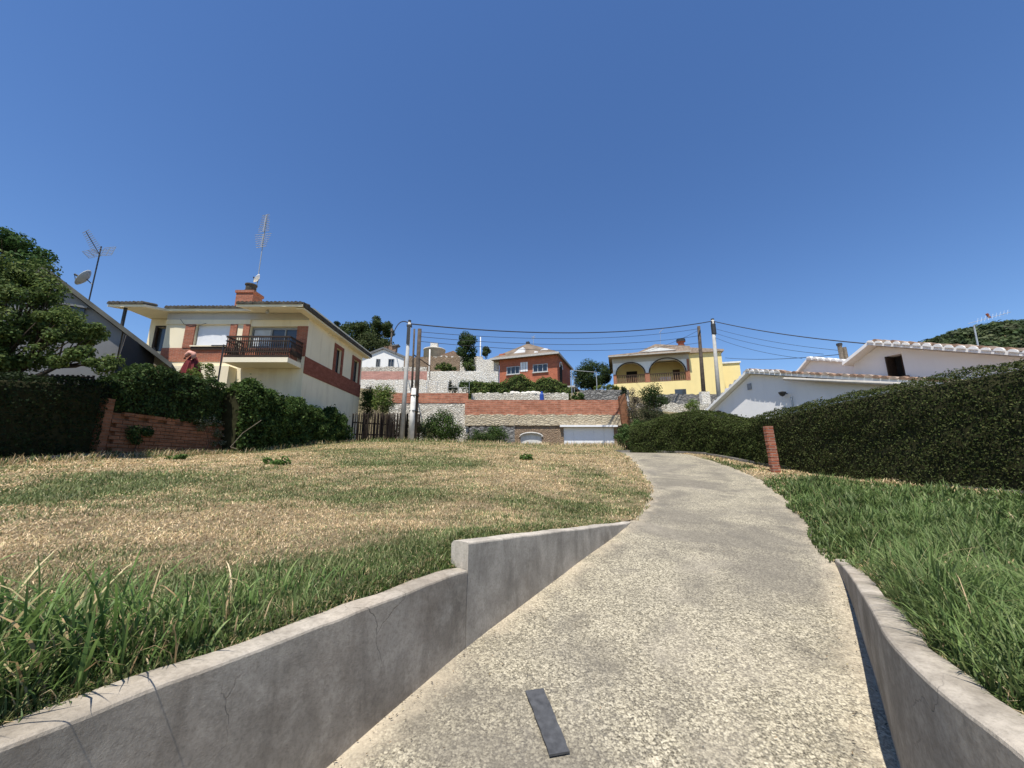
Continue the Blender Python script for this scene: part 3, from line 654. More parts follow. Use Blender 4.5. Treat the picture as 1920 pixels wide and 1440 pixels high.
# ================================================================== hedges
def hedge(name, label, cat, path, half, top, bot, n, leaf, cols, rng=RNG, aspect=.6, rough=.12, roundness=.25, core='twig', group=None, mat='leaf', lump=1.0):
    """clipped hedge along a list of (x,y); half width, top(s), bot(s) as functions of arc length"""
    p = np.array(path, float); seg = np.linalg.norm(np.diff(p, axis=0), axis=1); S_ = np.concatenate([[0], np.cumsum(seg)]); L = S_[-1]
    def at(s):
        x = np.interp(s, S_, p[:, 0]); y = np.interp(s, S_, p[:, 1]); e = .2
        dx = np.interp(s+e, S_, p[:, 0]) - np.interp(s-e, S_, p[:, 0]); dy = np.interp(s+e, S_, p[:, 1]) - np.interp(s-e, S_, p[:, 1]); l = np.hypot(dx, dy)
        return x, y, dx/l, dy/l
    t = thing(name, label, cat, (float(p[len(p)//2, 0]), float(p[len(p)//2, 1]), float(bot(L/2))), group)
    def section(s, w):                                     # w in 0..1 runs round the cross-section: left face, top, right face
        tp, bt = top(s), bot(s); H = tp - bt; per = 2*H + 2*half; d = w*per
        onl = d < H; onr = d > H + 2*half
        u_ = np.where(onl, -half, np.where(onr, half, d - H - half)); z = np.where(onl, bt + d, np.where(onr, tp - (d - H - 2*half), tp))
        nx = np.where(onl, -1.0, np.where(onr, 1.0, 0)); nz = np.where(onl | onr, 0.0, 1.0)
        # round the shoulders
        rr = roundness; cz = np.clip((z - (tp - rr))/rr, 0, 1); cu = np.clip((np.abs(u_) - (half-rr))/rr, 0, 1); k_ = np.sqrt(cz**2 + cu**2); ex = np.maximum(k_, 1)
        u2 = np.where(k_ > 1, np.sign(u_)*((half-rr) + cu/ex*rr), u_); z2 = np.where(k_ > 1, (tp-rr) + cz/ex*rr, z)
        m = k_ > .6; nx = np.where(m, np.sign(u_)*cu, nx); nz = np.where(m, cz, nz)
        return u2, z2, nx, nz
    s = rng.uniform(0, L, n); w = rng.random(n); u_, z, nx, nz = section(s, w); x, y, tx, ty = at(s); rx, ry = ty, -tx   # right-hand normal
    bumpy = (fbm(s*1.0 + w*3, z, .55, 7) - .5)*rough*2.4*lump + (fbm(s, z + w*5, .16, 17) - .5)*rough*1.2
    dep = bumpy - np.abs(rng.normal(0, rough*.45, n)) + np.where(rng.random(n) < .04, rng.uniform(0, rough*.8, n), 0)
    N = np.stack([rx*nx, ry*nx, nz], 1); pos = np.stack([x + rx*u_, y + ry*u_, z], 1) + unit(N)*dep[:, None]
    leaves('foliage', pos, unit(N*.9 + rng.normal(size=(n, 3))*.75 + np.array([0, 0, .25])), leaf, palette(n, cols), mat, t, aspect)
    ns = max(8, int(L/.25)); ss = np.linspace(.08, L-.08, ns); ww = np.linspace(0, 1, 26); V = []
    for s_ in ss:
        u2, z2, nx, nz = section(np.full(26, s_), ww); x, y, tx, ty = at(s_); bt = bot(s_)
        k_ = 1 - (rough*.9 + .03)/max(half, .1); V.append(np.stack([x + ty*u2*k_, y - tx*u2*k_, bt + (z2-bt)*(1 - .10*1.2/np.maximum(top(s_)-bt, .5)) - .05], 1))
    V = np.array(V); i = np.arange(ns*26).reshape(ns, 26)
    q = np.stack([i[:-1, :-1], i[1:, :-1], i[1:, 1:], i[:-1, 1:]], -1).reshape(-1, 4)
    mb = MB(); mb.v = [tuple(v) for v in V.reshape(-1, 3)]; mb.f = [tuple(f) for f in q] + [tuple(i[0]), tuple(i[-1][::-1])]
    mb.build('branches', core, t)
    return t
RH = [(.050, .066, .018), (.037, .050, .014), (.070, .088, .025), (.028, .038, .011), (.095, .105, .035)]
# right: long clipped hedge (near run, then the lower rounded far run)
ph = [(12.9, -4), (11.3, 4.0), (9.95, 7.1), (9.05, 9), (8.45, 11), (8.2, 12.4)]
def hs_near(s): return np.interp(s, [0, 8.5, 11.9, 14, 16.2, 17.7], [3.9, 3.75, 3.50, 3.38, 3.20, 3.08])
vz = lambda s, p_=ph: None
hedge('clipped_hedge', 'long dense clipped green hedge rising beside the verge on the right', 'hedge', ph, .62, hs_near, lambda s: np.interp(s, [0, 8.5, 11.9, 14, 16.2, 17.7], [.75, .85, .95, 1.15, 1.38, 1.55]), 125000, .045, RH, rough=.085, roundness=.3)
ph2 = [(8.28, 12.15), (8.15, 14), (8.1, 15.6), (7.7, 16.9), (6.9, 17.9), (5.6, 18.4)]
hedge('clipped_hedge', 'lower far hedge with a rounded top behind the upper bend of the drive', 'hedge', ph2, .6,
      lambda s: np.interp(s, [0, 1.2, 2.4, 3.6, 4.8, 5.8, 7.6], [3.05, 3.15, 3.42, 3.75, 3.88, 3.82, 3.25]), lambda s: np.interp(s, [0, 3.5, 7.6], [1.5, 1.95, 2.15]), 52000, .055, RH[:3] + [(.10, .13, .035)], rough=.10, roundness=.55)
# bush at the top of the drive
b = P(1172, 848, 19.0)
plant('bush', 'loose leafy green bush at the far end of the drive beside the white garage', 'bush', (b[0], b[1], b[2]-.1), rand_clumps(P(1178, 822, 19.2), (.75, .5, .65), 26, .24), 6000, .075, [(.07, .12, .035), (.10, .15, .05), (.05, .085, .025)], trunk_r=.03)

# brick gate post in front of the right hedge
pb, pt_ = P(1455, 888, 10.6), P(1446, 799, 10.6)
t = thing('brick_post', 'slim red brick post standing before the clipped hedge', 'post', (pb[0], pb[1], pb[2]-.1))
nb = 13; hgt = pt_[2] - pb[2] + .1; rowh = hgt/nb
mbk = MB((0, 0, 0)); mbk.box(-.105, .105, -.06, .06, .003, rowh-.006)
src = None
for i in range(nb):
    if src is None:
        src = mbk.build('brick', 'red_brick', None, bevel=.004); src.parent = t; o = src
    else: o = src.copy(); COL.objects.link(o)
    o.location = (random.uniform(-.004, .004) - .004*i, random.uniform(-.004, .004), i*rowh)
mb = MB(); mb.box(pb[0]-.07-.025, pb[0]+.07-.025, pb[1]-.052, pb[1]+.052, pb[2]-.25, pt_[2]-.02); mb.build('mortar_core', 'mortar_grey', t)
# kerb at the foot of the right hedge
mb = MB(); kp = [(4.9, 18.55), (6.4, 17.75), (7.25, 16.6), (7.5, 15.3), (7.55, 13.5), (7.75, 12.0), (7.95, 11.2), (8.4, 9.6), (9.15, 7.6), (10.4, 4.6)]
for i in range(len(kp)-1):
    (xa, ya), (xb, yb) = kp[i], kp[i+1]; l = math.hypot(xb-xa, yb-ya); nx, ny = (yb-ya)/l*.06, -(xb-xa)/l*.06
    za, zb = [float(verge_surface(np.array([q_[0]]), np.array([q_[1]]))[0]) for q_ in (kp[i], kp[i+1])]
    za = max(za, drive_z(ya)); zb = max(zb, drive_z(yb)); e = .004*i
    mb.add([(xa-nx, ya-ny, za-.15), (xb-nx, yb-ny, zb-.15), (xb+nx, yb+ny, zb-.15), (xa+nx, ya+ny, za-.15), (xa-nx, ya-ny, za+.09), (xb-nx, yb-ny, zb+.09), (xb+nx, yb+ny, zb+.09), (xa+nx, ya+ny, za+.09)],
           [(0, 1, 2, 3), (4, 7, 6, 5), (0, 4, 5, 1), (1, 5, 6, 2), (2, 6, 7, 3), (3, 7, 4, 0)])
tag(mb.build('hedge_kerb', 'kerb_concrete'), 'thin pale concrete kerb along the foot of the right hedge', 'kerb')

# ------------------------------------------------------------------ left boundary
DARK = [(.017, .028, .010), (.022, .036, .012), (.013, .021, .008), (.030, .046, .016)]
hedge('dark_hedge', 'tall very dark hedge at the left edge of the lawn', 'hedge', [(-12.9, 3), (-12.4, 6.5), (-12.15, 8.6), (-12.0, 10.75)], .6, lambda s: np.interp(s, [0, 5.6, 7.8], [3.55, 3.66, 3.95]), lambda s: np.interp(s, [0, 7.8], [1.1, 1.72]), 26000, .07, DARK, rough=.12, roundness=.2)
IVY = [(.035, .065, .018), (.050, .085, .024), (.026, .045, .014), (.075, .11, .035)]
hedge('ivy_hedge', 'dark ivy hedge overhanging the old orange brick wall', 'hedge', [(-12.0, 10.95), (-11.85, 12.5), (-11.5, 14.7)], .55, lambda s: np.interp(s, [0, .7, 1.3, 3.8], [3.95, 4.5, 4.8, 4.65]), lambda s: np.interp(s, [0, 3.8], [3.15, 2.95]), 13000, .095, IVY, rough=.16, roundness=.3, lump=1.3)
# old brick wall below the ivy, laid brick by brick in its exposed courses
t = thing('brick_wall', 'crumbling orange brick wall half hidden under the dark ivy', 'wall', (-11.4, 12.8, 1.75))
mb = MB(); wa, wb = Vector((-11.55, 10.95, 0)), Vector((-11.15, 15.0, 0)); wd = (wb-wa); wl = wd.length; wd.normalize(); wn_ = Vector((wd.y, -wd.x, 0))
core = [tuple(wa - wn_*.15), tuple(wb - wn_*.15), tuple(wb - wn_*.006), tuple(wa - wn_*.006)]
mb.slab([(c[0], c[1]) for c in core][::-1], 1.5, 3.06); mb.build('mortar_bed', 'old_brick', t)
src = None; bl, bh = .29, .115
me = MB(); me.box(0, bl-.014, -.10, .012, 0, bh-.014)
ang = math.atan2(wd.y, wd.x)
for r_ in range(13):
    for c_ in range(15):
        zz = 1.72 + r_*bh; ss = c_*bl + (bl/2 if r_ % 2 else 0) - .1
        if ss < 0 or ss + bl > wl or zz > 3.05 or (zz < 1.9 and ss < 1) : continue
        if zz > 2.85 and random.random() < .35: continue
        if src is None: o = src = me.build('brick', 'old_brick', None); o.parent = t
        else: o = src.copy(); COL.objects.link(o)
        pp = wa + wd*ss + wn_*random.uniform(0, .012); o.location = (pp.x - t.location[0], pp.y - t.location[1], zz - t.location[2]); o.rotation_euler = (0, random.uniform(-.01, .01), ang)
mb = MB(); mb.box(-11.86, -11.42, 10.72, 10.94, 1.5, 3.42); mb.build('end_pier', 'old_brick', t)
# trailing plants over the brick wall
plant('trailing_plant', 'pale flowering creeper trailing over the crumbling brick wall', 'creeper', (-11.0, 14.0, 1.98), rand_clumps((-11.1, 14.2, 3.0), (.15, .7, .3), 7, .2) + rand_clumps((-11.05, 14.6, 2.4), (.12, .4, .4), 5, .18), 1300, .06, [(.10, .12, .06), (.16, .17, .10), (.30, .30, .22), (.06, .09, .03)], trunk_r=.012)
plant('trailing_plant', 'small dark creeper at the left end of the crumbling brick wall', 'creeper', (-11.25, 11.6, 1.8), rand_clumps((-11.3, 11.7, 2.55), (.12, .35, .3), 7, .18), 1000, .07, IVY, trunk_r=.012)
# low kerb in front of it
mb = MB(); kp = [(-11.45, 8.2), (-11.3, 10.6), (-11.05, 12.6), (-10.75, 14.6)]
for i in range(3):
    (xa, ya), (xb, yb) = kp[i], kp[i+1]; za, zb = [float(lawn_surface(np.array([q_[0]]), np.array([q_[1]]))[0]) for q_ in (kp[i], kp[i+1])]
    mb.add([(xa-.32, ya, za-.2), (xb-.32, yb, zb-.2), (xb, yb, zb-.2), (xa, ya, za-.2), (xa-.32, ya, za+.13), (xb-.32, yb, zb+.13), (xb, yb, zb+.13), (xa, ya, za+.13)],
           [(0, 1, 2, 3), (4, 7, 6, 5), (0, 4, 5, 1), (1, 5, 6, 2), (2, 6, 7, 3), (3, 7, 4, 0)])
tag(mb.build('boundary_kerb', 'kerb_concrete'), 'low grey concrete ledge in the shade along the left hedge', 'kerb')
# big leafy hedge in front of the cream house
BIG = [(.055, .10, .025), (.075, .125, .032), (.040, .070, .018), (.11, .16, .045), (.030, .052, .014)]
hedge('leafy_hedge', 'tall overgrown leafy hedge in front of the cream house', 'hedge', [(-11.05, 14.75), (-10.75, 16.5), (-10.35, 19), (-9.85, 22.0)], .75, lambda s: np.interp(s, [0, .5, 2.0, 2.6, 4.2, 5.0, 6.2, 7.3], [4.5, 4.82, 4.7, 4.42, 4.55, 4.3, 4.5, 4.1]), lambda s: np.interp(s, [0, 7.3], [2.0, 2.75]), 46000, .115, BIG, rough=.24, roundness=.5, lump=1.4)
# weeds on the lawn
for (u, v, s_, lab) in [(520, 872, .28, 'small leafy green weed standing on the dry lawn below the leafy hedge'), (985, 862, .2, 'tiny green weed on the dry bank near the drive'), (330, 862, .2, 'low green weed at the left edge of the lawn by the kerb')]:
    c = pl(u, v); z = float(lawn_surface(np.array([c[0]]), np.array([c[1]]))[0])
    plant('weed', lab, 'weed', (c[0], c[1], z), rand_clumps((c[0], c[1], z+s_*.3), (s_*1.1, s_*.8, s_*.45), 12, s_*.4), 420, .08, [(.07, .13, .03), (.10, .16, .04)], trunk_r=.012, group='weeds on the lawn')
# dry canes leaning on the hedge
mb = MB(); mb.tube([P(432, 838, 14.0), P(455, 812, 14.3), P(490, 788, 14.6)], .012, 5); mb.tube([P(432, 838, 14.0), P(445, 842, 13.9)], .010, 5)
tag(mb.build('dry_cane', 'weathered_wood'), 'bent dry cane leaning against the tall leafy hedge', 'cane')

# tree at the left
tb = (-13.45, 9.9, 1.5)
tr_ = np.random.default_rng(3)
cl = rand_clumps(P(30, 580, 9.9), (1.0, .9, 1.75), 56, .36, tr_) + rand_clumps(P(140, 612, 9.9), (.62, .6, .6), 15, .26, tr_) + rand_clumps(P(15, 660, 9.7), (1.0, .7, .5), 12, .3) + rand_clumps(P(160, 680, 9.8), (.6, .5, .35), 9, .24)
plant('garden_tree', 'bushy green tree in front of the grey house', 'tree', tb, cl, 25000, .092, [(.105, .145, .040), (.08, .12, .033), (.135, .175, .05), (.05, .08, .022)], trunk_r=.15, crown='crown', trunkname='trunk', shell=.25)
tb = (-25.2, 17.5, 2.3)
plant('garden_tree', 'dark leafy tree rising behind the ridge of the grey house', 'tree', tb, rand_clumps(P(12, 480, 17.5), (1.9, 1.5, 1.1), 28, .55), 7500, .17, [(.05, .10, .03), (.07, .13, .035), (.035, .07, .02)], trunk_r=.2, crown='crown', trunkname='trunk')
# railing in front of the grey house
t = thing('picket_fence', 'dark picket railing behind the dark hedge in front of the grey house', 'fence', (-13.3, 10.8, 2.0))
ra, rb = Vector(P(20, 703, 10.9)), Vector(P(175, 708, 10.9)); src = None
mb = MB(); mb.tube([ra, rb], .03, 6); mb.tube([ra - Vector((0, 0, .55)), rb - Vector((0, 0, .55))], .03, 6); mb.build('rail', 'dark_wood', t)
for i in range(17):
    pp = ra.lerp(rb, i/16)
    if src is None:
        m2 = MB(); m2.box(-.03, .03, -.012, .012, -2.1, .06); o = src = m2.build('picket', 'dark_wood', None); o.parent = t
    else: o = src.copy(); COL.objects.link(o)
    o.location = pp - Vector(t.location)
# ================================================================== grey house, far left
ANG = math.radians(-35); GO = (-16.2, 12.3, 0.0)
t = thing('grey_house', 'grey rendered house with a steep mossy roof edge at far left', 'house', (-17, 13.5, 1.9))
def on_front(u, v):                                       # pixel -> (along, z) on the gable plane
    a, dy, dz = ray(u, v); k_ = a/dy; d_ = (math.cos(ANG), -math.sin(ANG)); s_ = (k_*GO[1] - GO[0]) / (d_[0] - k_*d_[1]); return s_, CAMZ + dz/dy*(GO[1] + s_*d_[1])
(sa, za), (sb, zb_) = on_front(84, 503), on_front(322, 684); rk = (za-zb_)/(sb-sa); sd = on_front(222, 640)[0]
za -= .14
mb = MB(GO, ANG); mb.prism([(-7, 1.4), (sd, 1.4), (sd, za - rk*(sd-sa)), (sa, za), (-7, za - rk*.7*(sa+7))], .2, 4.0); mb.build('wall', 'grey_stucco', t)
for x0, z0, x1, z1 in ((sa, za, sb, za - rk*(sb-sa)), (-7.4, za - rk*.7*(sa+7.4), sa-.003, za)):
    mb = MB(GO, ANG); mb.prism([(x0, z0+.02), (x1, z1+.02), (x1, z1+.20), (x0, z0+.20)], 0, 4.2); mb.build('roof', 'roof_grey', t)
s0, z0 = on_front(125, 592); mb = MB(GO, ANG); mb.box(s0-.35, s0+.35, .13, .196, z0-.45, z0+.4); wi = mb.build('window', 'window_glass', t)
mb = MB(GO, ANG); mb.box(s0-.42, s0+.42, .05, .19, z0+.402, z0+.47); mb.build('lintel', 'grey_stucco', wi)
t = thing('tarpaulin', 'dark blue-grey tarpaulin screen hung below the grey roof edge', 'screen', P(245, 715, 13.4))
def tarp_y(u): return 12.7 + (u-212)/79*1.9
pq = [P(u_, v_, tarp_y(u_)) for u_, v_ in ((212, 702), (281, 724), (291, 655), (262, 645), (236, 628))]
mb = MB(); mb.sheet([Vector(p) for p in pq], .02); mb.build('sheet', 'tarp', t)
for u_, v_ in ((236, 626), (292, 652)): q_ = P(u_, v_, tarp_y(u_)+.1); MB().tube([(q_[0]-.05, q_[1], 1.5), (q_[0]-.05, q_[1], q_[2])], .03, 6).build('pole', 'dark_metal', t)
# TV mast on the grey house
t = thing('television_antenna', 'leaning television antenna with a grid reflector and a grey dish on the grey house', 'antenna', P(166, 566, 13.6))
Ya = 13.5; b0, b1 = Vector(P(166, 568, Ya)), Vector(P(190, 462, Ya))
mb = MB(); mb.tube([b0 - Vector((0, 0, .3)), b1], .022, 7); mb.build('mast', 'dark_metal', t)
hub = Vector(P(187, 478, Ya)); tip = Vector(P(161, 434, Ya-.9))
mb = MB(); mb.tube([hub, tip], .014, 5); mb.build('boom', 'dark_metal', t)
ax = (tip-hub).normalized(); cr = ax.cross(Vector((0, 1, 0))).normalized(); cr = Vector((.93, -.25, .25)).normalized()
for i in range(12):
    c = hub.lerp(tip, .12 + .88*i/11); l = .26*(1-.35*i/11)
    MB().tube([c - cr*l, c + cr*l], .010, 4).build('director', 'metal', t)
for sg in (-1, 1):
    mb = MB(); o0 = hub + Vector((0, .03, -.02)); e1 = Vector((.42*sg, 0, .04 if sg > 0 else -.1)); e2 = Vector((.10*sg if sg > 0 else -.05, 0, .34)) if sg > 0 else Vector((.05, -.3, .10))
    for j in range(6): q_ = j/5; mb.tube([o0 + e2*q_, o0 + e2*q_ + e1], .011, 4)
    for j in range(3): q_ = j/2; mb.tube([o0 + e1*q_, o0 + e1*q_ + e2], .011, 4)
    mb.build('reflector', 'metal', t)
def dish(parent, c, r, d, mat, name='dish', depth=.12, arm_to=None):
    d = Vector(d).normalized(); up = Vector((0, 0, 1)); a = d.cross(up).normalized(); b = a.cross(d); c = Vector(c)
    mb = MB(); vs = []; fs = []; n = 18
    for i in range(6):
        rr = r*i/5; zz = depth*(i/5)**2
        for j in range(n): w = 2*math.pi*j/n; vs.append(tuple(c + (a*math.cos(w) + b*math.sin(w)*1.08)*rr + d*(zz)))
    for i in range(5):
        for j in range(n): fs.append((i*n+j, (i+1)*n+j, (i+1)*n+(j+1) % n, i*n+(j+1) % n))
    mb.add(vs, fs); o = mb.build(name, mat, parent, True); sm = o.modifiers.new('solid', 'SOLIDIFY'); sm.thickness = .012
    l = c + d*r*1.1 - b*r*.15
    mb = MB(); mb.tube([c - b*r*.95 + d*depth, l], .012, 5); mb.tube([l, l - d*.12], .035, 7); mb.build('receiver', 'dark_metal', o)
    if arm_to is not None: MB().tube([c, arm_to], .018, 5).build('bracket', 'dark_metal', o)
    return o
dish(t, P(163, 524, Ya), .33, (-.72, -.50, .45), 'dish_grey', arm_to=P(173, 533, Ya))

# ================================================================== cream house
H = thing('cream_house', 'two-storey cream house with brick bands and a long dark balcony', 'house', (-14, 22, 2.6))
Yf = 19.0; xl, xr = -18.0, -10.6; zb = 2.4; zt = 9.34
def wall_holes(mb, x0, x1, z0, z1, y0, y1, holes):
    xs_ = sorted({x0, x1, *[h[0] for h in holes], *[h[1] for h in holes]}); zs_ = sorted({z0, z1, *[h[2] for h in holes], *[h[3] for h in holes]})
    for i in range(len(xs_)-1):
        for j in range(len(zs_)-1):
            cx, cz = (xs_[i]+xs_[i+1])/2, (zs_[j]+zs_[j+1])/2
            if not any(h[0] < cx < h[1] and h[2] < cz < h[3] for h in holes): mb.box(xs_[i], xs_[i+1], y0, y1, zs_[j], zs_[j+1])
w1 = (-16.45, -14.62, 7.55, 8.72); d1 = (-13.62, -11.15, 6.75, 8.62); g1 = (-13.1, -12.05, 3.0, 5.0)
mb = MB(); wall_holes(mb, xl, xr, zb, zt, Yf, Yf+.3, [w1, d1, g1]); mb.box(xl, xl+.3, Yf+.3, 26.3, zb, zt); mb.box(xl+.3, xr-.3, 26.0, 26.3, zb, zt); mb.build('front_wall', 'cream_stucco', H)
ws = [(22.3, 23.0), (24.9, 25.75)]; mb = MB()
# side wall (faces the drive): panels round two narrow windows
zs0, zs1 = 7.0, 8.5
for (y0, y1, z0, z1) in [(Yf+.3, 22.3, zb, zt), (23.0, 24.9, zb, zt), (25.75, 26.3, zb, zt), (22.3, 23.0, zb, zs0), (22.3, 23.0, zs1, zt), (24.9, 25.75, zb, zs0), (24.9, 25.75, zs1, zt)]: mb.box(xr-.3, xr, y0, y1, z0, z1)
mb.build('side_wall', 'cream_stucco', H)
mb = MB(); mb.box(-17.7, -10.9, Yf+.5, Yf+.52, zb, zt); mb.box(xr-.5, xr-.48, Yf+.6, 26, zb, zt); mb.build('dark_interior', 'dark_inside', H)
# side band and window surrounds (painted brick)
mb = MB(); mb.box(xr+.002, xr+.03, Yf-.02, 26.32, 6.12, 7.0); mb.build('side_band', 'side_paint_brick', H)
for y0, y1 in ws:
    mb = MB(); mb.box(xr+.003, xr+.045, y0-.28, y0, zs0+.002, zs1+.2); mb.box(xr+.003, xr+.045, y1, y1+.28, zs0+.002, zs1+.2); mb.box(xr+.003, xr+.044, y0, y1, zs1, zs1+.2); s_ = mb.build('side_window', 'side_paint_brick', H)
    mb = MB(); mb.box(xr-.2, xr-.18, y0, y1, zs0, zs1); mb.build('pane', 'window_glass', s_)
    mb = MB(); mb.box(xr-.18, xr-.13, (y0+y1)/2-.03, (y0+y1)/2+.03, zs0, zs1); mb.box(xr-.18, xr-.13, y0, y0+.05, zs0, zs1); mb.box(xr-.18, xr-.13, y1-.05, y1, zs0, zs1); mb.build('frame', 'dark_wood', s_)
# corner brick pier + front brickwork
mb = MB(); mb.box(-11.15, xr+.01, Yf-.035, Yf-.002, 7.0, 8.62); mb.build('brick_pier', 'red_brick', H)
mb = MB(); mb.box(xl-.01, -10.98, Yf-.03, Yf-.002, 6.72, 7.44); mb.build('brick_band', 'red_brick', H)
for x0, x1 in ((-16.95, -16.45), (-14.62, -14.28), (-13.95, -13.62)): MB().box(x0, x1, Yf-.06, Yf-.002, 7.442, 8.72).build('brick_jamb', 'red_brick', H)
mb = MB(); mb.box(xl-.005, -13.62, Yf-.055, Yf-.002, 8.722, 8.97); mb.build('lintel_band', 'cream_stucco', H)
mb = MB(); mb.box(xl-.004, xr-.0, Yf-.045, Yf-.001, 8.972, zt-.004); mb.build('eave_shade_band', 'shade_grey_stucco', H)  # grey band paints the eave's shadow onto the top of the cream wall
# shuttered window
mb = MB(); mb.box(w1[0]+.05, w1[1]-.05, Yf+.14, Yf+.17, w1[2]+.04, w1[3]); sh = mb.build('window_shutter', 'shutter_white', H)
src = None
for i in range(19):
    zz = w1[2]+.05+i*.061
    if src is None:
        m2 = MB(); m2.box(w1[0]+.055, w1[1]-.055, Yf+.128, Yf+.139, 0, .052); o = src = m2.build('slat', 'shutter_white', None, bevel=.004); o.parent = sh; base_l = Vector((0, 0, 0)) - wloc(sh)
    else: o = src.copy(); COL.objects.link(o)
    o.location = base_l + Vector((0, 0, zz))
mb = MB(); mb.box(w1[0]-.05, w1[1]+.02, Yf-.14, Yf+.12, w1[2]-.06, w1[2]); mb.build('window_sill', 'eave_cream', H)
mb = MB(); mb.box(w1[0]-.02, w1[1], Yf-.10, Yf-.062, w1[2]-.22, w1[2]-.065); mb.build('planter_rail', 'dark_wood', H)
# balcony doors
mb = MB(); mb.box(d1[0], d1[1], Yf+.22, Yf+.25, d1[2], d1[3]); dr = mb.build('balcony_door', 'window_glass', H)
mb = MB()
for x0 in (d1[0], -12.62, -11.9, d1[1]-.07): mb.box(x0, x0+.07, Yf+.17, Yf+.218, d1[2], d1[3])
mb.box(d1[0]+.07, d1[1]-.07, Yf+.18, Yf+.217, 8.5, 8.62); mb.build('door_frame', 'aluminium_grey', dr)
mb = MB(); mb.box(-13.5, -12.65, Yf+.19, Yf+.215, 7.6, 8.48); mb.build('blind', 'curtain', dr)
mb = MB(); mb.box(g1[0], g1[1], Yf+.15, Yf+.19, g1[2], g1[3]); gd = mb.build('ground_door', 'brown_door', H)
mb = MB(); mb.box(g1[0]+.15, g1[1]-.15, Yf+.13, Yf+.148, 4.0, 4.75); mb.build('pane', 'window_glass', gd)
# balcony
yb0, yb1 = 17.75, Yf - .062; bx0, bx1 = -13.82, -10.72
mb = MB(); mb.box(bx0, bx1, yb0, yb1, 6.36, 6.60); mb.build('balcony_slab', 'eave_cream', H)
rl = MB(); rl.box(bx0, bx1, yb0, yb0+.06, 7.60, 7.68); rl.box(bx0, bx1, yb0+.005, yb0+.055, 7.40, 7.45); rl.box(bx0, bx1, yb0+.005, yb0+.055, 6.86, 6.92); rl.box(bx0, bx1, yb0+.005, yb0+.055, 6.62, 6.72)
for xx in (bx0, bx1-.06): rl.box(xx, xx+.058, yb0+.06, yb1, 7.601, 7.681); rl.box(xx+.006, xx+.052, yb0+.06, yb1, 6.861, 6.921); rl.box(xx+.006, xx+.052, yb0+.06, yb1, 7.401, 7.451)
railing = rl.build('balcony_railing', 'dark_wood', H)
src = None; nb_ = 30
spots = [(bx0 + .06 + (bx1-bx0-.12)*i/(nb_-1), yb0+.03) for i in range(nb_)] + [(bx1-.03, yb0+.12+i*.115) for i in range(1, 10)] + [(bx0+.03, yb0+.12+i*.115) for i in range(1, 10)]
for sx, sy in spots:
    if src is None:
        m2 = MB(); m2.lathe([(.018, 0), (.018, .08), (.034, .22), (.038, .32), (.020, .48), (.030, .62), (.018, .74), (.018, .92)], (0, 0, 0), 7); o = src = m2.build('baluster', 'dark_wood', None); o.parent = railing; base_l = Vector((0, 0, 0)) - wloc(railing)
    else: o = src.copy(); COL.objects.link(o)
    o.location = base_l + Vector((sx, sy, 6.66))
# lower wing under the window that stands forward
mb = MB(); mb.box(-17.2, -14.0, Yf-.55, Yf-.004, zb, 6.35); mb.build('ground_floor_bay', 'cream_stucco', H)
# left recessed wing
mb = MB(); yw = 19.8; x0w = -19.65; wh = (-19.25, -18.62, 7.5, 8.85)
wall_holes(mb, x0w, xl-.002, zb, zt, yw, yw+.25, [wh]); mb.box(x0w, x0w+.25, yw+.25, 26.2, zb, zt-.001); mb.build('recessed_wall', 'cream_stucco', H)
mb = MB(); mb.box(wh[0], wh[1], yw+.12, yw+.15, wh[2], wh[3]); s_ = mb.build('recessed_window', 'window_glass', H)
mb = MB(); mb.box(wh[0]+.25, wh[1]-.04, yw+.15, yw+.17, wh[2], wh[3]-.1); mb.build('curtain', 'curtain', s_)
mb = MB(); mb.box(wh[0]-.07, wh[0]+.05, yw-.03, yw+.118, wh[2], wh[3]); mb.box(wh[1]-.05, wh[1]+.05, yw-.03, yw+.118, wh[2], wh[3]); mb.box(wh[0]-.07, wh[1]+.05, yw-.031, yw+.117, wh[3]+.001, wh[3]+.09); mb.build('frame', 'dark_wood', s_)
mb = MB(); mb.box(-19.6, xl-.1, 18.0, yw-.002, 6.5, 6.72); mb.build('recessed_balcony', 'eave_cream', H)
mb = MB(); mb.box(-19.6, xl-.1, 18.0, 18.08, 6.722, 7.35); mb.build('recessed_parapet', 'dark_wood', H)
q0, q1 = P(230, 640, 18.0), P(241, 585, 18.0); mb = MB(); mb.tube([(-19.15, 17.9, 4.0), (-19.15, 17.9, 9.18)], .07, 8); mb.build('porch_post', 'dark_metal', H)
# eaves, fascia and roof
ex0, ex1 = -19.75, -10.22
soff = [(ex0, 17.6), (-17.95, 17.6), (-17.95, 18.68), (-13.45, 18.68), (-13.45, 17.6), (ex1, 17.6), (ex1, 26.75), (ex0, 26.75)]
mb = MB(); mb.slab([(x, y) for x, y in soff[::-1]][::-1], zt-.4+.02, zt-.4+.15)
mb = MB()
def ez(y): return 9.12 + (min(y, 18.68)-17.6)*.22
for (x0, x1, y0, y1) in [(ex0, -17.95, 17.6, 18.68), (-13.45, ex1, 17.6, 18.68), (ex0, ex1, 18.681, 26.9)]:
    mb.add([(x0, y0, ez(y0)), (x1, y0, ez(y0)), (x1, y1, ez(y1)), (x0, y1, ez(y1)), (x0, y0, ez(y0)+.12), (x1, y0, ez(y0)+.12), (x1, y1, ez(y1)+.12), (x0, y1, ez(y1)+.12)], [(0, 3, 2, 1), (4, 5, 6, 7), (0, 1, 5, 4), (1, 2, 6, 5), (2, 3, 7, 6), (3, 0, 4, 7)])
rf = mb.build('roof', 'eave_cream', H)
mb = MB(); mb.box(xr-.02, ex1-.004, 17.75, 26.85, 9.05, 9.118); mb.build('side_soffit', 'eave_cream', H)
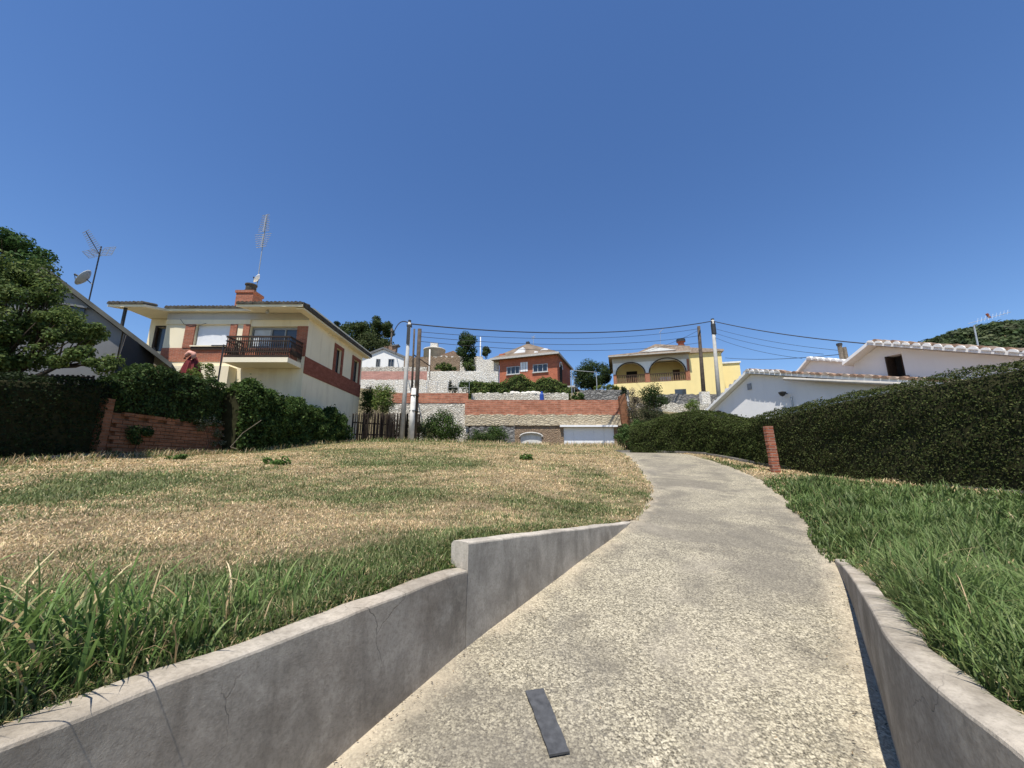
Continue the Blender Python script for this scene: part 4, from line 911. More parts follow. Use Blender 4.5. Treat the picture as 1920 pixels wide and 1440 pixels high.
mb = MB(); mb.box(ex1+.001, ex1+.05, 17.6, 26.95, 9.14, 9.36); mb.build('side_verge', 'tile_mossy', H)
# tile rows along the front eaves
src = None; base_l = None
def tile_row(x0, x1, yf):
    global src, base_l
    n_ = int((x1-x0)/.2)
    for i in range(n_):
        if src is None:
            m2 = MB(); vs = []; fs = []
            for k_, yy in enumerate((0, .75)):
                for j in range(7): w = math.pi*j/6; vs.append((math.cos(w)*.105, yy, math.sin(w)*.15 + yy*.22)); 
            fs = [(j, j+1, j+8, j+7) for j in range(6)] + [tuple(range(6, -1, -1)), tuple(range(7, 14)), (0, 7, 13, 6)]
            m2.add(vs, fs); o = src = m2.build('tile', 'tile_mossy', None); o.parent = rf; base_l = Vector((0, 0, 0)) - wloc(rf)
        else: o = src.copy(); COL.objects.link(o)
        o.location = base_l + Vector((x0 + .1 + i*.2, yf - .06 + random.uniform(-.02, .02), ez(yf) + .122)); o.rotation_euler = (0, random.uniform(-.05, .05), random.uniform(-.04, .04))
tile_row(ex0, -17.95, 17.6); tile_row(-17.95, -13.45, 18.68); tile_row(-13.45, ex1+.05, 17.6)
# chimney
cx0, cx1 = -15.4, -14.45; mb = MB(); mb.box(cx0, cx1, 20.0, 20.8, 9.6, 11.12); mb.box(cx0-.05, cx1+.05, 19.95, 20.85, 10.98, 11.14) if False else None
ch = mb.build('chimney', 'red_brick', H)
mb = MB(); mb.lathe([(.30, 0), (.30, .12), (.26, .14), (.26, .44), (.31, .46), (.31, .52)], (-14.92, 20.4, 11.12), 14); mb.build('chimney_pot', 'tile_mossy', ch)
mb = MB(); mb.box(cx0-.05, cx1+.05, 19.95, 20.85, 10.97, 11.118); mb.build('chimney_cap', 'red_brick', ch)
mb = MB(); mb.lathe([(.05, 0), (.08, .03), (.08, .14), (.03, .2)], (-15.9, Yf-.6, 9.2), 8)
mb = MB(); mb.lathe([(.02, .0), (.07, -.05), (.09, -.16), (.02, -.24)], (-12.3, 18.2, 9.22), 10); mb.build('ceiling_lamp', 'metal', H)
mb = MB(); mb.tube([(-17.3, Yf-.05, 9.0), (-17.05, Yf-.07, 8.72), (-16.7, Yf-.07, 8.60), (-16.2, Yf-.07, 8.66), (-15.9, Yf-.07, 8.76)], .012, 5); mb.build('wire', 'black_cable', H)
# mast on the cream house
t = thing('television_antenna', 'tall television mast with stacked comb aerials and a small white dish on the cream house', 'antenna', (-15.25, 21.3, 9.4))
xm, ym = -15.25, 21.3; ztop = Zat(402, ym)
mb = MB(); mb.tube([(xm, ym, 9.3), (xm, ym, ztop)], .026, 7); mb.build('mast', 'galvanised', t)
for (za, zb_, n_, l0, l1) in ((ztop-.12, ztop-1.25, 10, .22, .34), (ztop-1.45, ztop-2.3, 7, .50, .30)):
    mb = MB(); mb.tube([(xm+.02, ym-.1, za), (xm-.02, ym-.1, zb_)], .035, 5); bo = mb.build('boom', 'metal', t)
    for i in range(n_):
        q_ = i/(n_-1); zz = za+(zb_-za)*q_; l = l0+(l1-l0)*q_
        MB().tube([(xm-l, ym-.1, zz-.05), (xm+l, ym-.1, zz+.07)], .019, 4).build('director', 'metal', bo)
dish(t, P(485, 524, ym-.15), .27, (-.80, -.40, .45), 'dish_white', arm_to=(xm, ym, Zat(530, ym)))
# parasol by the cream house
c = P(357, 700, 16.5)
t = thing('parasol', 'closed dark red parasol with a pink top by the cream house', 'parasol', (c[0], c[1], 2.6))
mb = MB(); mb.tube([(c[0], c[1], 2.4), (c[0], c[1], Zat(668, 16.5))], .03, 7); mb.build('pole', 'dark_metal', t)
zc = Zat(668, 16.5); mb = MB(); vs = []; n_ = 20; prof = [(.40, zc-1.35), (.34, zc-.8), (.24, zc-.35), (.10, zc-.02)]
for r_, z_ in prof:
    for j in range(n_): w = 2*math.pi*j/n_; rr = r_*(1+.16*(-1)**j); vs.append((c[0]+rr*math.cos(w), c[1]+rr*math.sin(w), z_))
mb.add(vs, [(i*n_+j, i*n_+(j+1) % n_, (i+1)*n_+(j+1) % n_, (i+1)*n_+j) for i in range(3) for j in range(n_)] + [tuple(range(n_-1, -1, -1)), tuple(range(3*n_, 4*n_))]); mb.build('canopy', 'parasol_red', t)
mb = MB(); mb.tube([P(346, 673, 16.3), P(350, 666, 16.3), P(356, 661, 16.3), P(363, 663, 16.3), P(363, 670, 16.3), P(359, 675, 16.3)], [.06, .09, .10, .10, .09, .05], 8); mb.build('folded_top', 'parasol_pink', t, True)
c = P(411, 700, 16.8); t = tag(MB().tube([(c[0], c[1], 2.5), (c[0], c[1], Zat(646, 16.8))], .035, 7).tube([(c[0]-.55, c[1], Zat(648, 16.8)), (c[0]+.1, c[1], Zat(648, 16.8))], .03, 6).build('clothes_post', 'dark_metal'), 'slim dark T-shaped post before the cream house window', 'post')
c = P(385, 712, 16.2); plant('shrub', 'small yellow-green shrub beside the closed parasol', 'shrub', (c[0], c[1], 2.5), rand_clumps(P(383, 697, 16.2), (.5, .3, .35), 9, .22), 900, .09, [(.16, .20, .05), (.11, .16, .04)], trunk_r=.02)

# fence of weathered boards behind the lawn
t = thing('board_fence', 'weathered dark wooden board fence behind the left utility poles', 'fence', (-7.9, 24, 2.7))
fa, fb = Vector((-9.35, 22.6, 0)), Vector((-6.3, 26.2, 0)); src = None
mb = MB(); mb.tube([fa + Vector((-.06, .06, 3.3)), fb + Vector((-.06, .06, 3.5))], .04, 5); mb.tube([fa + Vector((0, .06, 4.0)), fb + Vector((0, .06, 4.1))], .04, 5); mb.build('rail', 'fence_wood', t)
for i in range(84):
    pp = fa.lerp(fb, i/83) + Vector((random.uniform(-.05, .05), random.uniform(-.05, .05), 0))
    if src is None:
        m2 = MB(); m2.add([(-.072, -.01, 0), (.072, -.012, 0), (.072, .012, 0), (-.072, .012, 0), (-.055, -.01, 1.98), (.058, -.01, 1.9), (.058, .012, 1.9), (-.055, .012, 1.98)], [(0, 3, 2, 1), (4, 5, 6, 7), (0, 1, 5, 4), (1, 2, 6, 5), (2, 3, 7, 6), (3, 0, 4, 7)]); o = src = m2.build('board', 'fence_wood', None); o.parent = t
    else: o = src.copy(); COL.objects.link(o)
    o.location = Vector((pp.x, pp.y, 2.62 + i*.004 + random.uniform(-.1, .1))) - Vector(t.location); o.rotation_euler = (0, random.uniform(-.05, .05), -.87 + random.uniform(-.15, .15))
mb = MB(); mb.tube([P(700, 768, 25), P(713, 790, 24.6), P(705, 822, 24.3), P(690, 812, 24.2), P(684, 796, 24.2)], .02, 5); tag(mb.build('dead_branch', 'weathered_wood'), 'pale curved dead branch hanging on the board fence', 'branch')
# ================================================================== terraces and walls across the street
def flat_wall(name, label, cat, u0, u1, vt, vb, Yw, mat, th=.3, z0=None, part='masonry', group=None, top_noise=0.0, vt2=None):
    zt0 = Zat(vt, Yw); zt1 = Zat(vt2 if vt2 else vt, Yw); zb_ = z0 if z0 is not None else Zat(vb, Yw); x0, x1 = Xat(u0, (vt+vb)/2, Yw), Xat(u1, (vt+vb)/2, Yw)
    n_ = max(2, int((x1-x0)/.35)); top = [(x0+(x1-x0)*i/n_, zt0+(zt1-zt0)*i/n_ + random.uniform(-1, 1)*top_noise) for i in range(n_+1)]
    t = thing(name, label, cat, ((x0+x1)/2, Yw, zb_), group)
    MB().prism([(x0, zb_), (x1, zb_)] + top[::-1], Yw, Yw+th).build(part, mat, t)
    return t, x0, x1, zt0, zb_
YR = 34.9
# main retaining wall: stone base with garage and niche, pale stone course, brick parapet
xL, xR = Xat(872, 800, YR), Xat(1168, 800, YR); zg = 2.75
t = thing('retaining_wall', 'long street wall with brick parapet over pale stone and a white garage', 'wall', ((xL+xR)/2, YR, zg))
z1, z2, z3 = Zat(798, YR), Zat(778, YR), Zat(750, YR)
ga = (Xat(1057, 815, YR), Xat(1152, 815, YR), zg, Zat(801, YR)); ni = (Xat(976, 825, YR), Xat(1016, 825, YR), zg, Zat(812, YR))
mb = MB(); wall_holes(mb, xL+.5, xR, zg, z1, YR, YR+.3, [ga, ni]); mb.build('stone_base', 'brown_stones', t)
mb = MB(); n_ = 60; mb.prism([(xL, z1+.002), (xR+.1, z1+.002)] + [(xR+.1 - (xR+.1-xL)*i/n_, z2 + random.uniform(-.05, .07)) for i in range(n_+1)], YR-.12, YR+.28); mb.build('stone_course', 'beige_stones', t)
mb = MB(); mb.box(xL-.05, xR, YR-.02, YR+.26, z2-.08, z3); mb.build('brick_parapet', 'parapet_brick', t)
mb = MB(); mb.box(ga[0]-.02, ga[1]+.02, YR+.16, YR+.2, zg, ga[3]); gd = mb.build('garage_door', 'white_paint', t)
src = None; npn = 5; pw = (ga[1]-ga[0])/npn
for i in range(npn):
    if src is None: m2 = MB(); m2.box(.015, pw-.015, 0, .03, .02, ga[3]-zg-.03); o = src = m2.build('panel', 'white_paint', None); o.parent = gd; bl_ = -wloc(gd)
    else: o = src.copy(); COL.objects.link(o)
    o.location = bl_ + Vector((ga[0]+pw*i, YR+.125, zg))
mb = MB(); mb.box(ga[0]-.35, ga[1]+.25, YR-.35, YR+.1, ga[3]+.002, ga[3]+.16); mb.build('garage_lintel', 'white_paint', t)
mb = MB(); xa, xb, zz0, zz1 = ni; cxn, rw = (xa+xb)/2, (xb-xa)/2; arch = [(xa-.05, zz0), (xb+.05, zz0), (xb+.05, zz1-.3)] + [(cxn + rw*math.cos(w)*1.0, zz1-.32 + .30*math.sin(w)) for w in np.linspace(.1, math.pi-.1, 12)] + [(xa-.05, zz1-.3)]
mb.prism(arch, YR+.12, YR+.2); mb.build('blocked_arch', 'pole_white', t)
mb = MB(); pts = [(cxn + (rw+.05)*math.cos(w), YR-.03, zz1-.34 + .36*math.sin(w)) for w in np.linspace(0, math.pi, 14)]; mb.tube(pts, .09, 6); mb.build('arch_ring', 'mortar_grey', t)
mb = MB(); mb.prism([(ni[0]-.1, zz1-.32), (ni[0]-.1, zz1+.03), (ni[1]+.1, zz1+.03), (ni[1]+.1, zz1-.32)] + [(cxn + rw*math.cos(w), zz1-.33 + .30*math.sin(w)) for w in np.linspace(0.02, math.pi-.02, 12)], YR+.03, YR+.1); mb.build('arch_spandrel', 'brown_stones', t)
# left street wall, set further back
t, x0, x1, zt_, zb_ = flat_wall('retaining_wall', 'rough pale stone wall with a brick parapet behind the left utility poles', 'wall', 728, 879, 755, 800, 35.05, 'white_stones', .18, 2.75, 'stone_base', top_noise=.05)
mb = MB(); mb.box(x0+.3, x1-.1, 35.02, 35.22, zt_-.05, Zat(737, 35.05)); mb.build('brick_parapet', 'parapet_brick', t)
flat_wall('stone_ledge', 'low dark stone ledge at the street between bushes and niche', 'wall', 880, 965, 800, 830, 33.0, 'grey_stones', .5, 2.7, top_noise=.12)
# terrace walls
flat_wall('terrace_wall', 'whitewashed stone terrace wall left of the red brick house', 'wall', 800, 934, 696, 740, 43.0, 'whitewashed_stones', .3, 8.6, top_noise=.02)
flat_wall('terrace_wall', 'pale rubble terrace wall below the pink brick wall', 'wall', 675, 802, 712, 745, 42.0, 'whitewashed_stones', .3, 8.0, top_noise=.05)
flat_wall('pink_wall', 'long pinkish brick wall below the white gabled house', 'wall', 672, 806, 696, 711, 43.6, 'pink_brick', .25, 10.0)
flat_wall('rubble_wall', 'mottled grey rubble wall in front of the white gabled house', 'wall', 676, 800, 688, 700, 46.5, 'white_stones', .3, 11.5, top_noise=.08)
flat_wall('rubble_wall', 'rough reddish stone bank wall right of the white gabled house', 'wall', 757, 862, 668, 700, 50.0, 'brown_stones', .3, 12.5, top_noise=.25)
flat_wall('white_parapet', 'white upper parapet wall below the round water tank', 'wall', 806, 905, 668, 680, 57.0, 'whitewashed_stones', .3, 13.0, top_noise=.12)
flat_wall('white_parapet', 'pale stepped stone wall left of the red brick house', 'wall', 893, 936, 673, 700, 50.5, 'whitewashed_stones', .3, 11.5, top_noise=.14)
# decorative white stone wall with rounded coping stones
Yd = 40.0; t, x0, x1, zt_, zb_ = flat_wall('garden_wall', 'white stone garden wall topped with rounded boulders below the red house', 'wall', 884, 1066, 737, 752, Yd, 'white_stones', .35, 7.3, top_noise=.06)
rs = np.random.default_rng(5); src = None
for i, (u, r_) in enumerate([(962, .34), (970, .30), (981, .26), (991, .34), (1000, .36), (1008, .3), (900, .2), (915, .22), (932, .2), (948, .24), (1030, .18), (1044, .2), (1057, .2)]):
    if src is None:
        m2 = MB(); vs = []; fs = []; n_ = 9
        for a_ in range(6):
            th_ = math.pi*a_/10; rr = math.cos(th_)
            for j in range(n_): w = 2*math.pi*j/n_; k_ = 1+.12*math.sin(j*2.3+a_); vs.append((rr*math.cos(w)*k_, rr*math.sin(w)*.5*k_, math.sin(th_)*1.0))
        fs = [(a_*n_+j, a_*n_+(j+1) % n_, (a_+1)*n_+(j+1) % n_, (a_+1)*n_+j) for a_ in range(5) for j in range(n_)]; m2.add(vs, fs); o = src = m2.build('boulder', 'whitewashed_stones', None, True); o.parent = t
    else: o = src.copy(); COL.objects.link(o)
    o.location = Vector((Xat(u, 737, Yd), Yd+.17, zt_-.06)) - Vector(t.location); o.scale = (r_*1.25, r_, r_*(.9 if i < 6 else .7)); o.rotation_euler = (0, 0, rs.uniform(-.5, .5))
# blue object with a dark arm
c = P(1016, 750, 39.2); t = thing('hand_pump', 'bright blue upright post with a dark side arm before the white garden wall', 'pump', (c[0], c[1], 7.3))
MB().lathe([(.22, 0), (.22, Zat(738, 39.2)-7.3-.1), (.14, Zat(738, 39.2)-7.3), (.10, Zat(734, 39.2)-7.3)], (c[0], c[1], 7.3), 10).build('body', 'blue_plastic', t)
MB().tube([P(1018, 742, 39.1), P(1038, 737, 39.1)], .045, 6).build('arm', 'dark_metal', t)
# hedge behind the garden wall
hedge('flowering_hedge', 'row of bright green bushes above the white garden wall', 'hedge', [(Xat(878, 720, 41.6), 41.6), (Xat(1068, 720, 41.6), 41.6)], .8, lambda s: np.interp(s, [0, .8, 1.6, 3, 4.5, 5.0, 5.8, 6.6, 7.4, 8.2, 9, 10, 11.2], [9.9, 10.6, 10.5, 10.3, 10.55, 11.2, 11.3, 10.7, 10.45, 10.9, 11.0, 10.7, 9.9]), lambda s: 8.1 + 0*s, 15000, .17, [(.10, .15, .035), (.14, .19, .05), (.07, .11, .03), (.20, .22, .07), (.04, .07, .02)], rough=.28, roundness=.5, lump=1.3)
# terrace railing (thin wires) left
t = thing('wire_fence', 'thin wire fence on the brick parapet behind the left poles', 'fence', (Xat(800, 735, 35.1), 35.1, Zat(738, 35.1)))
xa, xb = Xat(780, 720, 35.12), Xat(880, 720, 35.12); z0, z1_ = Zat(737, 35.12), Zat(716, 35.12)
for i in range(6): xx = xa + (xb-xa)*i/5; MB().tube([(xx, 35.12, z0-.05), (xx, 35.12, z1_)], .022, 5).build('post', 'galvanised', t)
for q_ in (1.0, .5): MB().tube([(xa, 35.12, z0+(z1_-z0)*q_), (xb, 35.12, z0+(z1_-z0)*q_)], .010, 4).build('wire', 'galvanised', t)

# ================================================================== houses up the hill
def window_part(parent, fr, x0, x1, z0, z1, y, frame_mat='aluminium_grey', bars=1, sill=True, ft=.07, proud=.06):
    mb = MB(*fr); mb.box(x0, x1, y+.08, y+.11, z0, z1); wn_o = mb.build('window', 'window_glass', parent)
    mb = MB(*fr)
    mb.box(x0, x0+ft, y-proud, y+.078, z0, z1); mb.box(x1-ft, x1, y-proud, y+.078, z0, z1); mb.box(x0+ft, x1-ft, y-proud+.002, y+.076, z1-ft, z1); mb.box(x0+ft, x1-ft, y-proud+.002, y+.076, z0, z0+ft)
    for i in range(bars): xx = x0 + (x1-x0)*(i+1)/(bars+1); mb.box(xx-ft*.4, xx+ft*.4, y-proud+.01, y+.07, z0+ft, z1-ft)
    mb.build('frame', frame_mat, wn_o)
    if sill: mb = MB(*fr); mb.box(x0-.1, x1+.1, y-proud-.1, y-.001, z0-.1, z0-.002); mb.build('sill', 'mortar_grey', wn_o)
    return wn_o
# ---- red brick house
R = thing('red_brick_house', 'red brick house with a pyramid roof and two windows on the hill', 'house', (4, 50, 10.5))
fr = ((Xat(1045, 690, 47.0), 47.0, 0), a20); Lh, Wh = 7.85, 8.2; ze = Zat(664, 47.0)
wz = (Zat(695, 47), Zat(680, 47)); wA = (-Lh+1.05, -Lh+2.85); wB = (-3.2, -1.25)
mb = MB(*fr); wall_holes(mb, -Lh, 0, 9.6, ze, 0, .3, [(*wA, *wz), (*wB, *wz)]); mb.box(-Lh, -Lh+.3, .3, Wh, 9.6, ze); mb.box(-.3, 0, .3, Wh, 9.6, ze); mb.box(-Lh+.3, -.3, Wh-.3, Wh, 9.6, ze); mb.build('wall', 'house_brick', R)
mb = MB(*fr); mb.box(-Lh+.4, -.4, .45, .48, 9.6, ze); mb.build('dark_interior', 'dark_inside', R)
for w_ in (wA, wB): window_part(R, fr, w_[0], w_[1], wz[0], wz[1], 0, 'curtain', 2)
mb = MB(*fr); mb.box(-4.9, -3.9, -.04, -.003, wz[0]+.25, wz[1]+.45); mb.build('tile_panel', 'white_paint', R)
for sx in (-4.55, -4.2): MB(*fr).box(sx-.03, sx+.03, -.07, -.041, wz[0]+.25, wz[1]+.45).build('panel_strip', 'mortar_grey', R)
ov = .65; ap = (-4.9, 3.2, Zat(639, 50.5)); e0 = ze
c4 = [(-Lh-ov-.4, -ov), (ov*.5, -ov), (ov*.5, Wh+ov), (-Lh-ov-.4, Wh+ov)]
mb = MB(*fr); vs = [(x, y, e0+.10) for x, y in c4] + [(x, y, e0-.06) for x, y in c4] + [(ap[0]+.0, ap[1], ap[2]), (ap[0]+.5, ap[1]+1.0, ap[2])]
mb.add(vs, [(0, 1, 8), (1, 2, 9, 8), (2, 3, 9), (3, 0, 8, 9), (0, 4, 5, 1), (1, 5, 6, 2), (2, 6, 7, 3), (3, 7, 4, 0), (4, 7, 6, 5)]); rr = mb.build('roof', 'roof_brown', R)
mb = MB(*fr); mb.box(c4[0][0]-.04, c4[1][0]+.04, -ov-.05, -ov-.004, e0-.12, e0+.14); mb.build('fascia', 'mortar_grey', R)
mb = MB(*fr); mb.box(c4[1][0]+.004, c4[1][0]+.06, -ov-.004, Wh+ov, e0-.12, e0+.14); mb.build('side_fascia', 'mortar_grey', R)
mb = MB(*fr); mb.prism([(-6.9, e0+.1), (-4.1, e0+.1), (-4.6, e0+1.5), (-5.1, e0+1.35)], .25, 2.2); mb.build('white_dormer', 'white_paint', rr)
mb = MB(*fr); mb.prism([(-3.1, e0+.1), (-2.2, e0+.1), (-2.5, e0+.55), (-2.9, e0+.65)], -.2, .3); mb.build('white_patch', 'white_paint', rr)
mb = MB(*fr); mb.prism([(-2.3, e0+.6), (-1.2, e0+.6), (-1.3, e0+.95), (-1.7, e0+1.05), (-2.2, e0+.9)], .3, 1.3); mb.build('skylight', 'white_paint', rr)
mb = MB(*fr); mb.box(-7.9, -7.1, .0, .7, e0+.1, e0+.8); mb.build('chimney', 'house_brick', rr)
mb = MB(*fr); mb.box(ap[0]-.2, ap[0]+.25, ap[1]-.2, ap[1]+.25, ap[2]-.25, ap[2]+.22); mb.build('roof_vent', 'dark_metal', rr)
mb = MB(*fr); mb.box(.002, .05, 1.2, 2.6, 11.2, ze-.9); dd = mb.build('side_door', 'dark_inside', R)
mb = MB(*fr); pts = [(.06, 1.9+.8*math.cos(w), ze-1.4+.8*math.sin(w)) for w in np.linspace(0, math.pi, 10)]; mb.tube(pts, .07, 5); mb.build('door_arch', 'mortar_white', dd)
mb = MB(*fr); mb.box(-5.2, -4.0, -.03, -.002, 9.7, 10.6); mb.build('white_opening', 'mortar_white', R)
# porch deck on its right with posts
mb = MB(*fr); mb.box(.06, 2.1, .2, 5.5, 10.9, 11.1); mb.build('side_terrace', 'mortar_grey', R)
for q_ in (.3, 2.5, 5.2): MB(*fr).tube([(2.0, q_, 9.0), (2.0, q_, 12.3)], .05, 6).build('terrace_post', 'aluminium_grey', R)
MB(*fr).tube([(2.0, .3, 12.3), (2.0, 5.2, 12.3)], .04, 6).build('terrace_rail', 'aluminium_grey', R)
# ---- white antenna + small things on the skyline
c = P(1000, 655, 51.5); tag(MB().tube([(c[0], c[1], c[2]-.6), P(1000, 630, 51.5)], .03, 5).tube([P(996, 631, 51.5), P(1004, 634, 51.5)], .03, 4).tube([P(997, 636, 51.5), P(1003, 629, 51.5)], .03, 4).build('roof_aerial', 'metal'), 'small pale aerial above the red brick house roof', 'antenna')
# ---- pergola frame right of the red house
t = thing('pergola_frame', 'thin grey metal frame between the red house and the round tree', 'frame', P(1095, 745, 43.0))
a_, b_ = P(1071, 694, 43.0), P(1118, 698, 43.5)
for p_ in (a_, b_): MB().tube([(p_[0], p_[1], 8.0), p_], .05, 6).build('post', 'galvanised', t)
MB().tube([a_, b_], .035, 6).build('beam', 'galvanised', t)
# ---- white gabled house on the left
Wt = thing('white_gabled_house', 'small white gabled house with a grey roof behind the pink wall', 'house', (Xat(720, 690, 52), 55, 13)); Y0 = 52.0
xa, xb = Xat(676, 680, Y0), Xat(757, 680, Y0); zl, zh = Zat(671, Y0), Zat(655, Y0); xm_ = Xat(719, 655, Y0)
mb = MB(); hw = [(Xat(705, 680, Y0), Xat(713, 680, Y0), Zat(688, Y0), Zat(673, Y0)), (Xat(728, 680, Y0), Xat(739, 680, Y0), Zat(688, Y0), Zat(673, Y0))]
wall_holes(mb, xa, xb, 12.0, zl, Y0, Y0+.3, hw); mb.prism([(xa, zl+.001), (xb, zl+.001), (xm_, zh)], Y0, Y0+.3); mb.box(xb-.3, xb, Y0+.3, Y0+7, 12, zl); mb.box(xa, xa+.3, Y0+.3, Y0+7, 12, zl); mb.build('wall', 'white_stucco', Wt)
MB().box(xa+.4, xb-.4, Y0+.4, Y0+.42, 12, zl).build('dark_interior', 'dark_inside', Wt)
for h_ in hw: window_part(Wt, ((0, Y0, 0), 0), *h_, 0, 'aluminium_grey', 1, False)
for x0, x1 in ((xa-.5, xm_), (xm_+.004, xb+.6)):
    z0 = zl - .25 if x0 < xm_-1 else zh; z1_ = zh if x0 < xm_-1 else zl-.25
    MB().prism([(x0, z0+.02), (x1, z1_+.02), (x1, z1_+.3), (x0, z0+.3)], Y0-.2, Y0+7.4).build('roof', 'roof_slate', Wt)
c = P(733, 648, 56); t = thing('chimney_stack', 'narrow pale flue rising behind the white gabled house', 'chimney', (c[0], c[1], c[2]-1.5))
MB().lathe([(.2, -1.5), (.2, 0), (.13, .2), (.12, 2.2), (.2, 2.25), (.2, 2.6), (.1, 2.7)], c, 9).build('flue', 'weathered_wood', t); MB().box(c[0]-.9, c[0]+.9, c[1]-.4, c[1]+.4, c[2]-1.6, c[2]-.2).build('stack_base', 'tile_clay', t); MB().prism([(c[0]+.3, c[2]-.3), (c[0]+1.2, c[2]-.1), (c[0]+1.3, c[2]+.05), (c[0]+.3, c[2]-.1)], c[1]-.6, c[1]+.6).build('tilted_cover', 'roof_slate', t)
# ---- round tank
c = P(810, 668, 66); zt_ = Zat(652, 66); t = thing('water_tank', 'round beige rendered water tank on the hilltop skyline', 'tank', (c[0], c[1], 15)); rad = (Xat(829, 660, 66)-Xat(788, 660, 66))/2
MB().lathe([(rad, 15-c[2]), (rad, zt_-c[2]), (rad*1.03, zt_-c[2]+.01), (rad*1.03, zt_-c[2]+.2), (rad*.3, zt_-c[2]+.35)], (c[0], c[1]+rad, c[2]), 26).build('shell', 'tank_beige', t, True)
MB().box(c[0]-.5, c[0]+.8, c[1]+.5, c[1]+1.5, zt_+.2, zt_+1.1).build('hatch', 'whitewashed_stones', t)
c = P(845, 668, 64); t = thing('rubble_heap', 'low terracotta roof beside the water tank', 'roof', (c[0], c[1], 15)); MB().prism([(c[0]-1.6, 14.8), (c[0]+1.6, 14.8), (c[0]+1.6, c[2]+.4), (c[0]+.4, c[2]+1.0), (c[0]-1.6, c[2]+.3)], c[1], c[1]+3).build('masonry', 'tile_clay', t)
# ---- yellow house with arches
Yh = thing('yellow_house', 'pale yellow house with two brick arches over a porch', 'house', (19, 46, 9))
fr = ((Xat(1294, 700, 43.0), 43.0, 0), a15); Lp, Rp = 8.54, 3.45; ze = Zat(663, 43.0); zf = 11.0; zbm = 8.3
ac = [(-6.55, 1.62), (-2.42, 1.95)]; zs = zf + 1.15; ztop_ = ze - .05
# parapet below, piers, arched wall
MB(*fr).box(-Lp, .0, 0, .3, zbm, zf).build('porch_base', 'yellow_stucco', Yh)
mb = MB(*fr)
def arch_panel(mb, x0, x1, cx, r, zs_, zt_, y0, y1):
    n_ = 18; pts = [(cx + r*math.cos(w), zs_ + r*.82*math.sin(w)) for w in np.linspace(math.pi, 0, n_)]
    for i in range(n_-1):
        (xa, za), (xb, zb_) = pts[i], pts[i+1]; mb.add([(xa, y0, za), (xb, y0, zb_), (xb, y0, zt_), (xa, y0, zt_), (xa, y1, za), (xb, y1, zb_), (xb, y1, zt_), (xa, y1, zt_)], [(0, 1, 2, 3), (7, 6, 5, 4), (0, 4, 5, 1), (3, 2, 6, 7)])
    if cx-r > x0: mb.box(x0, cx-r, y0, y1, zs_, zt_)
    if x1 > cx+r: mb.box(cx+r, x1, y0, y1, zs_, zt_)
xmid = (ac[0][0]+ac[0][1] + ac[1][0]-ac[1][1])/2
arch_panel(mb, -Lp, xmid, *ac[0], zs, ze-.62, 0, .3); arch_panel(mb, xmid, 0, *ac[1], zs, ze-.62, 0, .3); mb.build('arch_wall', 'soiled_white_stucco', Yh)
MB(*fr).box(-Lp-.05, .02, -.03, .32, ze-.618, ze-.1).build('entablature', 'shade_grey_stucco', Yh)  # its grey has the shade below the porch eave painted in
for x0, x1 in ((-Lp, ac[0][0]-ac[0][1]), (ac[0][0]+ac[0][1], ac[1][0]-ac[1][1]), (ac[1][0]+ac[1][1], 0)): MB(*fr).box(x0+.01, x1-.01, -.02, .29, zf+.002, zs-.002).build('brick_pier', 'arch_brick', Yh)
for cx, r in ac:
    MB(*fr).tube([(cx + (r+.04)*math.cos(w), -.03, zs + (r*.82+.04)*math.sin(w)) for w in np.linspace(0, math.pi, 20)], .07, 6).build('arch_ring', 'dark_wood', Yh)
    rl = MB(*fr); rl.box(cx-r, cx+r, .08, .16, zf+.95, zf+1.04); rl.box(cx-r, cx+r, .09, .15, zf+.08, zf+.14); ro = rl.build('porch_rail', 'rail_wood', Yh)
    n_ = 16
    for i in range(n_): xx = cx - r + 2*r*(i+.5)/n_; MB(*fr).box(xx-.045, xx+.045, .10, .14, zf+.14, zf+.95).build('picket', 'rail_wood', ro)
MB(*fr).box(-Lp, 0, .31, 3.0, zf-.2, zf-.01).build('porch_floor', 'clay_red', Yh)
MB(*fr).box(-Lp, 0, 3.0, 3.25, zf-.2, ze).build('porch_back_wall', 'yellow_stucco', Yh)
MB(*fr).box(-Lp-.0, -Lp+.25, .31, 2.99, zf, zs+1.2).build('porch_side_wall', 'yellow_stucco', Yh)
MB(*fr).box(-6.9, -5.6, 2.93, 2.995, zf, zf+2.1).build('porch_door', 'dark_inside', Yh)
MB(*fr).box(-1.4, -.6, 2.92, 2.994, zf+.7, zf+2.0).build('porch_window', 'brown_door', Yh)
MB(*fr).box(-3.2, -1.9, 1.2, 2.2, zf, zf+.8).build('porch_table', 'curtain', Yh)
MB(*fr).box(-Lp, 0, .02, 3.2, ze-.09, ze+.05).build('porch_ceiling', 'shade_grey_stucco', Yh)
MB(*fr).box(.002, Rp, .02, 8.0, zbm, ze-.02).build('wall', 'yellow_stucco', Yh)
MB(*fr).box(-.26, .0, -.05, -.022, zf+.3, ze-.64).build('corner_strip', 'arch_brick', Yh)
MB(*fr).box(Rp+.02, Rp+2.2, 1.6, 7.0, zbm, Zat(684, 44)).build('annex', 'yellow_stucco', Yh)
MB(*fr).box(Rp-.02, Rp+2.32, 1.48, 7.1, Zat(684, 44)+.002, Zat(684, 44)+.18).build('annex_cornice', 'soiled_white_stucco', Yh)
mb = MB(*fr); pk = (-3.6, ze+.95)
mb.prism([(-Lp-.45, ze+.03), (.1, ze+.02), (.1, ze+.685), (pk[0]+.3, pk[1]+.2), (pk[0], pk[1]+.24), (-5.6, ze+.35), (-Lp-.45, ze+.22)], -.85, 8.3); rf2 = mb.build('roof', 'tile_pale', Yh)
